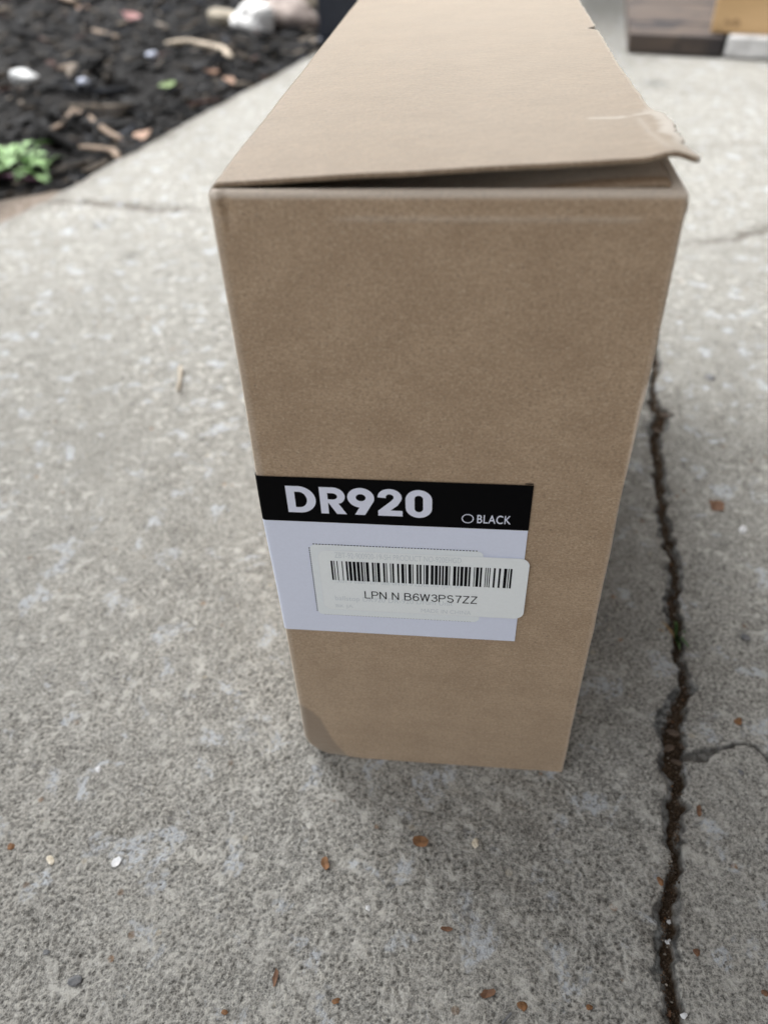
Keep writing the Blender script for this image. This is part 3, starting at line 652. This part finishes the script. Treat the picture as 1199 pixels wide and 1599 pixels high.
flat('register_mark', .0886, .17235, .0913, .1728, -.0004, P_BLACK, label)

dg = lambda: bpy.context.evaluated_depsgraph_get()
def curve_to_mesh(cu, name):
    o = bpy.data.objects.new('tmp', cu); COL.objects.link(o); bpy.context.view_layer.update()
    me = bpy.data.meshes.new_from_object(o.evaluated_get(dg())); bpy.data.objects.remove(o); me.name = name; return me
def outline(name, loops):
    cu = bpy.data.curves.new(name, 'CURVE'); cu.dimensions = '2D'; cu.fill_mode = 'BOTH'
    for lp in loops:
        sp = cu.splines.new('POLY'); sp.points.add(len(lp) - 1)
        for k, (x, y) in enumerate(lp): sp.points[k].co = (x, y, 0, 1)
        sp.use_cyclic_u = True
    return curve_to_mesh(cu, name)
def ell(cx, cy, rx, ry, a0=0, a1=360, n=28):
    return [(cx + rx * math.cos(math.radians(a)), cy + ry * math.sin(math.radians(a))) for a in np.linspace(a0, a1, n)]
H = 11.8
GL = {
 'D': [[(0, 0)] + ell(4.3, 5.9, 5.8, 5.9, -90, 90) + [(0, H)], [(2.9, 2.45)] + ell(4.3, 5.9, 2.75, 3.45, -90, 90) + [(2.9, H - 2.45)]],
 'R': [[(0, 0), (2.7, 0), (2.7, 4.9), (2.9, 4.9), (5.5, 0), (9.0, 0), (6.3, 4.7)] + ell(4.6, 7.95, 4.1, 3.85, -50, 90) + [(0, H)], [(2.7, 6.5)] + ell(4.3, 7.85, 1.75, 1.4, -90, 90) + [(2.7, 9.25)]],
 '9': [ell(4.55, 7.65, 4.6, 4.35, -32, 262, 50) + [(2.2, 0), (5.7, 0)], ell(4.55, 7.75, 1.7, 1.55, 0, 355, 30)],
 '2': [[(0, 0), (8.4, 0), (8.4, 2.5), (4.3, 2.5), (6.9, 5.0)] + ell(4.15, 8.35, 4.1, 3.65, -32, 182, 34) + [(2.9, 8.0)] + ell(4.15, 8.35, 1.35, 1.35, 170, -25, 18) + [(4.6, 6.75), (0, 2.2)]],
 '0': [ell(4.5, 7.6, 4.5, 4.4, 0, 180) + ell(4.5, 4.1, 4.5, 4.4, 180, 360), ell(4.5, 8.1, 1.45, 1.45, 0, 180, 14) + ell(4.5, 3.7, 1.45, 1.45, 180, 360, 14)],
}
for ch, ox in zip('DR920', (0, 11.6, 21.2, 31.5, 41.0)):
    me = outline('letter', GL[ch]); o = link('letter', me, LET, label)
    me.transform(Matrix.Translation((.0083, -.00047, .1564)) @ Matrix.Rotation(math.pi / 2, 4, 'X') @ Matrix.Scale(.001, 4) @ Matrix.Translation((ox, 0, 0)))
def text(name, s, x0, z0, x1, z1, y, mat, parent, off=0.0, sp=1.0):
    cu = bpy.data.curves.new(name, 'FONT'); cu.body = s; cu.size = 1; cu.offset = off; cu.space_character = sp; cu.resolution_u = 6
    me = curve_to_mesh(cu, name); co = np.empty(len(me.vertices) * 3); me.vertices.foreach_get('co', co); co = co.reshape(-1, 3)
    mn, mx = co.min(0), co.max(0); v = np.zeros_like(co)
    v[:, 0] = x0 + (co[:, 0] - mn[0]) / (mx[0] - mn[0]) * (x1 - x0); v[:, 2] = z0 + (co[:, 1] - mn[1]) / (mx[1] - mn[1]) * (z1 - z0); v[:, 1] = y
    me.vertices.foreach_set('co', v.ravel()); me.update(); return link(name, me, mat, parent)
text('lettering', 'BLACK', .0737, .1547, .0851, .1585, -.00047, LET, label, .006, 1.08)
me = outline('ring_print', [ell(0, 0, 2.05, 2.05, 0, 355, 48), ell(0, 0, 1.72, 1.72, 0, 355, 48)]); me.transform(Matrix.Translation((.0705, -.00047, .1566)) @ Matrix.Rotation(math.pi / 2, 4, 'X') @ Matrix.Scale(.001, 4)); link('ring_print', me, LET, label)

def rrect(x0, z0, x1, z1, r, n=8):
    return ell(x1 - r, z1 - r, r, r, 0, 90, n) + ell(x0 + r, z1 - r, r, r, 90, 180, n) + ell(x0 + r, z0 + r, r, r, 180, 270, n) + ell(x1 - r, z0 + r, r, r, 270, 360, n)
def sticker(name, x0, z0, x1, z1, r, y, mat, parent):
    me = outline(name, [[(a * 1000, b * 1000) for a, b in rrect(x0, z0, x1, z1, r)]]); me.transform(Matrix.Translation((0, y, 0)) @ Matrix.Rotation(math.pi / 2, 4, 'X') @ Matrix.Scale(.001, 4))
    return link(name, me, mat, parent)
def rim(name, x0, z0, x1, z1, r, wd, y, mat, parent):
    me = outline(name, [[(a * 1000, b * 1000) for a, b in rrect(x0, z0, x1, z1, r)], [(a * 1000, b * 1000) for a, b in rrect(x0 + wd, z0 + wd, x1 - wd, z1 - wd, r - wd)]]); me.transform(Matrix.Translation((0, y, 0)) @ Matrix.Rotation(math.pi / 2, 4, 'X') @ Matrix.Scale(.001, 4))
    return link(name, me, mat, parent)
SX0, SZ0, SX1, SZ1 = .0141, .1036, .0767, .1413
under = sticker('perforated_sticker', SX0, SZ0, SX1, SZ1, .0022, -.00050, P_STICK, box)
# perforation ticks round the cut edge (one joined piece: print)
vs = []; fs = []; off = 0
def tick(x, z, wx, wz):
    global off
    vs.extend([(x - wx, -.00044, z - wz), (x + wx, -.00044, z - wz), (x + wx, -.00044, z + wz), (x - wx, -.00044, z + wz)]); fs.append((off, off + 1, off + 2, off + 3)); off += 4
for k in range(31): tick(SX0 - .00022, SZ0 + .002 + k * (SZ1 - SZ0 - .004) / 30, .00026, .00028)
for k in range(52): tick(SX0 + .0015 + k * (SX1 - SX0 - .004) / 51, SZ1 + .00012, .00032, .00018)
for k in range(50): tick(SX0 + .0028 + k * (SX1 - SX0 - .006) / 49, SZ0 - .00008, .00030, .00010)
tag(link('perforation', mesh_np('perforation', vs, fs), INK, under), kind='stuff')
text('faint_print', 'ZBT-92-900920-19-SH PRODUCT NO-920EHGD', .0230, .1352, .0690, .1380, -.00073, GHOST, under, 0)
text('faint_print', 'X01 9 0206120T 0BE 0N 01 0 ZD06 0N 1JBT 99', .0230, .1215, .0690, .1240, -.00073, GHOST, under, 0)
text('faint_print', 'ballstop DR920 DR-920 Drum Unit', .0215, .1115, .0665, .1148, -.00073, GHOST, under, 0)
text('faint_print', 'BK JA', .0215, .1078, .0282, .1100, -.00073, GHOST, under, 0)
text('faint_print', 'MADE IN CHINA', .0545, .1078, .0735, .1100, -.00073, GHOST, under, 0)
lpn = sticker('barcode_sticker', .0168, .1070, .0931, .1388, .0034, -.00068, P_TOP, box)
rim('cut_edge', .0167, .1069, .0932, .1389, .0035, .00032, -.00071, EDGE, lpn)
C128 = '212222 222122 222221 121223 121322 131222 122213 122312 132212 221213 221312 231212 112232 122132 122231 113222 123122 123221 223211 221132 221231 213212 223112 312131 311222 321122 321221 312212 322112 322211 212123 212321 232121 111323 131123 131321 112313 132113 132311 211313 231113 231311 112133 112331 132131 113123 113321 133121 313121 211331 231131 213113 213311 213131 311123 311321 331121 312113 312311 332111 314111 221411 431111 111224 111422 121124 121421 141122 141221 112214 112412 122114 122411 142112 142211 241211 221114 413111 241112 134111 111242 121142 121241 114212 124112 124211 411212 421112 421211 212141 214121 412121 111143 111341 131141 114113 114311 411113 411311 113141 114131 311141 411131 211412 211214 211232 2331112'.split()
codes = [104] + [ord(c) - 32 for c in 'LPNNB6W3PS7ZZ']; codes.append((codes[0] + sum(i * c for i, c in enumerate(codes) if i)) % 103); codes.append(106)
mods = [int(ch) for c in codes for ch in C128[c]]; tot = sum(mods); x = .0212; unit = (.0874 - .0212) / tot; vs = []; fs = []; off = 0; up = True
for wd in mods:
    if up:
        g = unit * .06; vs += [(x + g, -.00075, .1235), (x + wd * unit - g, -.00075, .1235), (x + wd * unit - g, -.00075, .1336), (x + g, -.00075, .1336)]; fs.append((off, off + 1, off + 2, off + 3)); off += 4
    x += wd * unit; up = not up
link('barcode', mesh_np('barcode', vs, fs), INK, lpn)
def st_arc(cx, cy, rx, ry, a0, a1, n=14): return [(cx + rx * math.cos(math.radians(a)), cy + ry * math.sin(math.radians(a))) for a in np.linspace(a0, a1, n)]
ST = {  # grotesque capitals: centre lines on a cap height of 1, advance width
 'L': ([[(.06, 1), (.06, .045), (.56, .045)]], .66), 'N': ([[(.06, 0), (.06, 1)], [(.06, .98), (.62, .02)], [(.62, 0), (.62, 1)]], .84),
 'P': ([[(.06, 0), (.06, 1)], [(.06, .955), (.36, .955)] + st_arc(.36, .715, .24, .24, 90, -90) + [(.06, .475)]], .76),
 'B': ([[(.06, 0), (.06, 1)], [(.06, .955), (.36, .955)] + st_arc(.36, .745, .21, .21, 90, -90) + [(.06, .535)], [(.36, .535)] + st_arc(.38, .29, .25, .245, 90, -90) + [(.06, .045)]], .80),
 '6': ([st_arc(.31, .31, .25, .27, 0, 360, 26), [(.06, .31)] + st_arc(.33, .50, .27, .46, 185, 60, 14) + [(.54, .78)]], .69),
 'W': ([[(.04, 1), (.25, .0)], [(.23, .0), (.46, 1)], [(.46, 1), (.69, .0)], [(.67, .0), (.88, 1)]], 1.05), 
 '3': ([[(.07, .76)] + st_arc(.29, .745, .21, .21, 165, -90, 16) + [(.22, .535)], [(.29, .535)] + st_arc(.30, .29, .24, .25, 85, -170, 18)], .69),
 'S': ([st_arc(.33, .735, .23, .22, 25, 250, 16) + st_arc(.34, .29, .26, .25, 75, -165, 18)], .78),
 '7': ([[(.02, .945), (.58, .945)], [(.55, .94), (.36, .55), (.24, 0)]], .67), 'Z': ([[(.07, .955), (.64, .955)], [(.60, .95), (.07, .05)], [(.02, .045), (.64, .045)]], .74), ' ': ([], .33)}
def stroke_text(name, body, x0, z0, x1, z1, y, mat, parent, sw=.105):
    tw = sum(ST[c][1] for c in body) - .1; sx = (x1 - x0) / tw; sz = z1 - z0; vs = []; fs = []; cx = 0; lay = 0
    for c in body:
        for path in ST[c][0]:
            P = [np.array(((cx + a) * sx, b * sz)) for k, (a, b) in enumerate(path) if k == 0 or math.hypot(a - path[k - 1][0], b - path[k - 1][1]) > 1e-4]; h_ = sw * sz / 2; lay = (lay + 1) % 6; yy = y - lay * .000003; L_ = []
            for k, p in enumerate(P):
                d0 = (p - P[k - 1]) if k else (P[1] - p); d1 = (P[k + 1] - p) if k < len(P) - 1 else (p - P[k - 1]); d0 = d0 / np.linalg.norm(d0); d1 = d1 / np.linalg.norm(d1)
                n0 = np.array((-d0[1], d0[0])); n1 = np.array((-d1[1], d1[0])); nn = n0 + n1; nn = nn / max(np.dot(nn, n0), .45); L_.append((p + nn * h_, p - nn * h_))
            o = len(vs)
            for a, b in L_: vs += [(x0 + a[0], yy, z0 + a[1]), (x0 + b[0], yy, z0 + b[1])]
            for k in range(len(P) - 1): fs.append((o + 2 * k, o + 2 * k + 1, o + 2 * k + 3, o + 2 * k + 2))
        cx += ST[c][1]
    return link(name, mesh_np(name, vs, fs), mat, parent)
stroke_text('lettering', 'LPN N B6W3PS7ZZ', .0330, .1142, .0755, .1182, -.00075, INK, lpn)

# ------------------------------------------------------------------ background things
def boxmesh(name, x0, y0, z0, x1, y1, z1, bev=.002, seed=0, jit=0.0):
    bm = bmesh.new(); bmesh.ops.create_cube(bm, size=1); r = random.Random(seed)
    for v in bm.verts: v.co = Vector((x0 + (v.co.x + .5) * (x1 - x0), y0 + (v.co.y + .5) * (y1 - y0), z0 + (v.co.z + .5) * (z1 - z0))) + Vector((r.uniform(-jit, jit), r.uniform(-jit, jit), r.uniform(-jit, jit)))
    bmesh.ops.bevel(bm, geom=list(bm.edges), offset=bev, segments=2, affect='EDGES', profile=.6)
    me = bpy.data.meshes.new(name); bm.to_mesh(me); bm.free(); return me
pp = G(499, 66); post = empty('metal_post', (pp[0] + .055, pp[1] + .055, 0)); tag(post, 'dark navy painted square post at the edge of the paving behind the box', 'post')
NAVY = speckled('navy_paint', (0.010, 0.015, 0.028), (0.016, 0.022, 0.038), 60, .45, .5)
link('shaft', boxmesh('shaft', -.055, -.055, .006, .055, .055, 1.1, .006), NAVY, post)
link('base_plate', boxmesh('base_plate', -.062, -.062, .0, .062, .062, .0055, .002), NAVY, post)
link('cap', boxmesh('cap', -.062, -.062, 1.101, .062, .062, 1.125, .004), NAVY, post)

# rocks in the mulch
def zmul(x, y): return float(mulch_z(np.array([x]), np.array([y]))[0])
def rock(u, v, wpx, hratio, dratio, seed, mat, label, name='rock', cat='rock', dz=.35, rz=.2):
    p = G(u, v, -.01); D = float(np.dot(p - CAM, RZ)); Wm = wpx / FPX * D
    o = link(name, lump_mesh(name, Wm / 2, Wm / 2 * dratio, Wm / 2 * hratio, seed, 4 if wpx > 60 else 3, .34), mat, smooth=True)
    o.location = (p[0], p[1], zmul(p[0], p[1]) + Wm * hratio * dz * .5 + .004); o.rotation_euler = (0, 0, rz); return tag(o, label, cat)
LIME = speckled('limestone', (0.62, 0.62, 0.61), (0.85, 0.85, 0.84), 30, .7, .4, .002); PINK = speckled('pink_rock', (0.22, 0.185, 0.17), (0.42, 0.36, 0.33), 24, .8, .3, .003)
PAPERW = speckled('white_stone', (0.50, 0.52, 0.52), (0.72, 0.73, 0.73), 60, .6, .4)
TANR = speckled('tan_rock', (0.26, 0.23, 0.18), (0.40, 0.36, 0.29), 30, .8, .3, .002)
rock(398, 52, 66, .75, .8, 3, LIME, 'bright white limestone rock beside the paving edge')
rock(445, 40, 104, .55, .8, 9, PINK, 'long pinkish grey rock behind the white limestone rock')
rock(358, 50, 60, .45, .7, 15, TANR, 'tan rock left of the white limestone rock')
rock(470, 14, 70, .6, .8, 27, TANR, 'tan rock partly behind the pinkish grey rock near the post')
rock(45, 150, 52, .45, .5, 21, PAPERW, 'flat white stone lying on the dark mulch', 'stone', 'stone', rz=-.2)
BLU = speckled('blue_pebble', (0.34, 0.38, 0.48), (0.52, 0.56, 0.66), 100, .5)
rock(136, 150, 17, .9, .9, 23, BLU, 'small pale blue pebble on the mulch right of the white stone', 'pebble', 'pebble')
rock(241, 105, 18, .8, .9, 25, BLU, 'small blue grey pebble higher in the mulch below the long pale stick', 'pebble', 'pebble')
rock(163, 156, 14, .8, .9, 26, TANR, 'small tan pebble beside the pale blue pebble', 'pebble', 'pebble')
def stick(pts, r, mat, label, name='stick', cat='stick', ratio=.6):
    P = []
    for u, v, z in pts: g = G(u, v, z); P.append((g[0], g[1], max(zmul(g[0], g[1]) + r[0] if isinstance(r, list) else zmul(g[0], g[1]) + r, z - .02) + .001))
    Q_ = []
    for a, b in zip(P[:-1], P[1:]):
        for t in (0, .34, .67): Q_.append((a[0] + (b[0] - a[0]) * t, a[1] + (b[1] - a[1]) * t, a[2] + (b[2] - a[2]) * t + random.uniform(-.0008, .0008)))
    Q_.append(P[-1]); n = len(Q_); rr = r if not isinstance(r, list) else r
    rad = [(rr if not isinstance(rr, list) else rr[0] + (rr[1] - rr[0]) * k / (n - 1)) * (random.uniform(.8, 1.15) if 0 < k < n - 1 else .55) for k in range(n)]
    return tag(link(name, tube_mesh(name, Q_, rad, 8, ratio), mat, smooth=True), label, cat, 'sticks on the mulch' if name == 'stick' else None)
TANS = speckled('pale_wood', (0.30, 0.25, 0.19), (0.50, 0.43, 0.34), 120, .75); BRS = speckled('brown_wood', (0.15, 0.11, 0.08), (0.28, 0.21, 0.155), 120, .8)
stick([(262, 80, 0), (300, 74, 0), (345, 76, 0), (362, 86, 0)], .011, TANS, 'long pale stick on the mulch below the white limestone rock')
stick([(52, -2, .0), (90, 8, .0), (125, 24, .0)], .013, BRS, 'thick tan stick at the top left of the mulch')
stick([(78, 200, .0), (96, 186, .0), (114, 168, .0), (135, 172, .0), (160, 186, .0), (188, 200, .0)], .0058, BRS, 'bent brown twig forming an arch on the mulch above the green plant', ratio=.8)
stick([(120, 212, .0), (150, 212, .0), (172, 214, .0), (182, 228, .0)], .006, BRS, 'grey brown curved twig below the arched twig', ratio=.7)
stick([(96, 126, 0), (120, 118, 0)], .006, BRS, 'short brown stick in the middle of the mulch', ratio=.7)
stick([(150, 66, 0), (192, 78, 0)], .008, BRS, 'short tan brown stick in the upper mulch', ratio=.7)
def leafthing(u, v, wpx, asp, mat, label, seed, rz=0, name='fallen_leaf'):
    p = G(u, v, 0); D = float(np.dot(p - CAM, RZ)); Wm = wpx / FPX * D
    o = link(name, flake_mesh(name, Wm, Wm * asp, .0006, seed, 12, .12), mat); o.location = (p[0], p[1], zmul(p[0], p[1]) + .016); o.rotation_euler = (.25, random.uniform(-.2, .2), rz); tag(o, label, 'leaf', 'fallen leaves on the mulch')
OR = speckled('orange_leaf', (0.22, 0.13, 0.09), (0.36, 0.24, 0.17), 80); PKL = speckled('pink_leaf', (0.22, 0.10, 0.10), (0.34, 0.18, 0.17), 80); GRN = speckled('green_leaf', (0.10, 0.16, 0.05), (0.17, 0.24, 0.09), 80)
leafthing(219, 196, 34, .8, OR, 'orange brown fallen leaf at the paving edge', 61, .3)
leafthing(357, 118, 24, 1.0, OR, 'pale orange leaf at the paving edge further back', 62, .8)
leafthing(212, 44, 36, .6, PKL, 'dull pink fallen leaf in the upper mulch', 63, -.2)
leafthing(262, 130, 34, .6, GRN, 'green fallen leaf in the mulch near the paving edge', 64, -.3)
leafthing(135, 33, 20, .8, OR, 'small pinkish leaf near the thick tan stick', 65, .3)
leafthing(330, 108, 26, .6, BROWN, 'small brown leaf near the paving edge', 66, .5)

# green plant at the left edge
pb = G(40, 252, 0); plant = empty('weed_plant', (pb[0], pb[1], zmul(pb[0], pb[1]) - .002)); tag(plant, 'leafy light green weed growing at the left edge of the mulch', 'plant')
mm = M('plant_leaf', .5, .4); mm.base(mm.mix(mm.ramp(mm.noise(60, 3), [(.35, 0.0), (.65, 1.0)]), (0.07, 0.17, 0.04), (0.32, 0.50, 0.22))); mm.b.inputs['Subsurface Weight'].default_value = 0.0; mm.bump(mm.noise(150, 2), .002)
PL = mm.m
PURP = speckled('purple_stem', (0.08, 0.035, 0.06), (0.14, 0.07, 0.10), 80)
def lobed_leaf(name, L, Wd, droop, seed):
    r = random.Random(seed); n = 9; vs = []; fs = []
    for i in range(n + 1):
        t = i / n; ww = Wd * (math.sin(math.pi * min(.98, t * .93 + .07)) ** .7) * (1.18 if i % 2 else .74) * r.uniform(.9, 1.1); x = L * t; zc = L * (.55 * t - droop * t * t)
        vs += [(x + ww * .15, -ww, zc + ww * .25), (x, -ww * .5, zc + ww * .20 + r.uniform(-.001, .001)), (x, 0, zc - ww * .1), (x, ww * .5, zc + ww * .20 + r.uniform(-.001, .001)), (x + ww * .15, ww, zc + ww * .25)]
    for i in range(n):
        for k in range(4): a = i * 5 + k; fs.append((a, a + 1, a + 6, a + 5))
    me = bpy.data.meshes.new(name); me.from_pydata(vs, [], fs); me.update(); return me
lm = [lobed_leaf('leaf', random.uniform(.045, .065), random.uniform(.012, .018), random.uniform(.35, .75), k) for k in range(5)]
for me in lm: me.materials.append(PL); me.polygons.foreach_set('use_smooth', [True] * len(me.polygons))
for k in range(52):
    o = link('leaf', lm[k % 5], None, plant); a = random.uniform(0, 2 * math.pi); r = random.uniform(0, .042)
    o.location = (-.03 + r * math.cos(a) * 1.5, r * math.sin(a), .004 + random.uniform(0, .03)); o.rotation_euler = (random.uniform(-.4, .4), random.uniform(-.5, .2), a + random.uniform(-.5, .5)); s = random.uniform(.4, .85); o.scale = (s, s, s)
link('stem', tube_mesh('stem', [(-.05, -.03, .016), (-.01, -.035, .012), (.035, -.045, .010)], [.003, .003, .002], 8), PURP, plant, True)

# timber, white block and tan board at the top right
def at(u, v, y=None, z=0.0): g = G(u, v, z); return g
a0 = G(978, 84); a1 = G(1122, 92); a2 = G(1215, 98)
dirx = Vector((a1[0] - a0[0], a1[1] - a0[1], 0)); ang = math.atan2(dirx.y, dirx.x); LN = dirx.length
step = empty('timber_step', (a0[0], a0[1], 0), ang); tag(step, 'weathered grey brown timber boards lying on the paving at the upper right', 'timber')
def wood(name, a, b, knot):
    m = M(name, .75, .3); g = m.noise(14, 5, .65, (.25, 3, 3)); c = m.mix(m.ramp(g, [(.3, 0.0), (.7, 1.0)]), a, b)
    c = m.mix(m.ramp(m.noise(9, 3, .6), [(.50, 0.0), (.64, .8)]), c, knot); m.base(c); m.bump(g, .003); return m.m
WD = wood('weathered_wood', (0.055, 0.048, 0.046), (0.125, 0.092, 0.070), (0.022, 0.022, 0.026))
LN1 = LN
back = G(974, 4); lx = ((back[0] - a0[0]) * math.cos(ang) + (back[1] - a0[1]) * math.sin(ang)) / max(1e-6, -(back[0] - a0[0]) * math.sin(ang) + (back[1] - a0[1]) * math.cos(ang))
for k in range(6):
    bme = boxmesh('board', 0, .004 + k * .128, .002, LN1 * 1.0, .004 + k * .128 + .1272, .034 + .001 * (k % 2), .0015, k, .0004)
    for vv in bme.vertices: vv.co.x += lx * vv.co.y * (1 - vv.co.x / LN1)
    link('board', bme, WD, step)
WB = speckled('white_paint', (0.46, 0.46, 0.46), (0.72, 0.72, 0.72), 34, .6, .4, .002)
wbm = boxmesh('white_block', 0, .0, .002, .30, .11, .036, .004, 5, .002); wb = link('white_block', wbm, WB); wb.location = (a1[0] + math.cos(ang) * .006, a1[1] + math.sin(ang) * .006, 0); wb.rotation_euler = (0, 0, ang)
tag(wb, 'white painted board lying beside the grey timber under the tan board', 'board')
TAN = M('tan_board', .7, .35); g = TAN.noise(10, 4, .6, (.4, 2, 2)); c = TAN.mix(TAN.ramp(g, [(.3, 0.0), (.7, 1.0)]), (0.48, 0.31, 0.15), (0.62, 0.42, 0.22))
c = TAN.mix(TAN.ramp(TAN.noise(26, 2, .5), [(.64, 0.0), (.70, .7)]), c, (0.22, 0.13, 0.06)); TAN.base(c); TAN.bump(g, .002)
tb = empty('wooden_crate', (a1[0], a1[1], .038), ang); tag(tb, 'tan knotty wooden crate side standing on the white board at the upper right corner', 'crate')
for k in range(3): link('board', boxmesh('board', -.030, .030 + .0005 * k, k * .1015, .31, .050, k * .1015 + .099, .003, 30 + k, .001), TAN.m, tb)
for k, xx in enumerate((-.026, .265)): link('post', boxmesh('post', xx, .0515, .0, xx + .04, .09, .30, .003), TAN.m, tb)
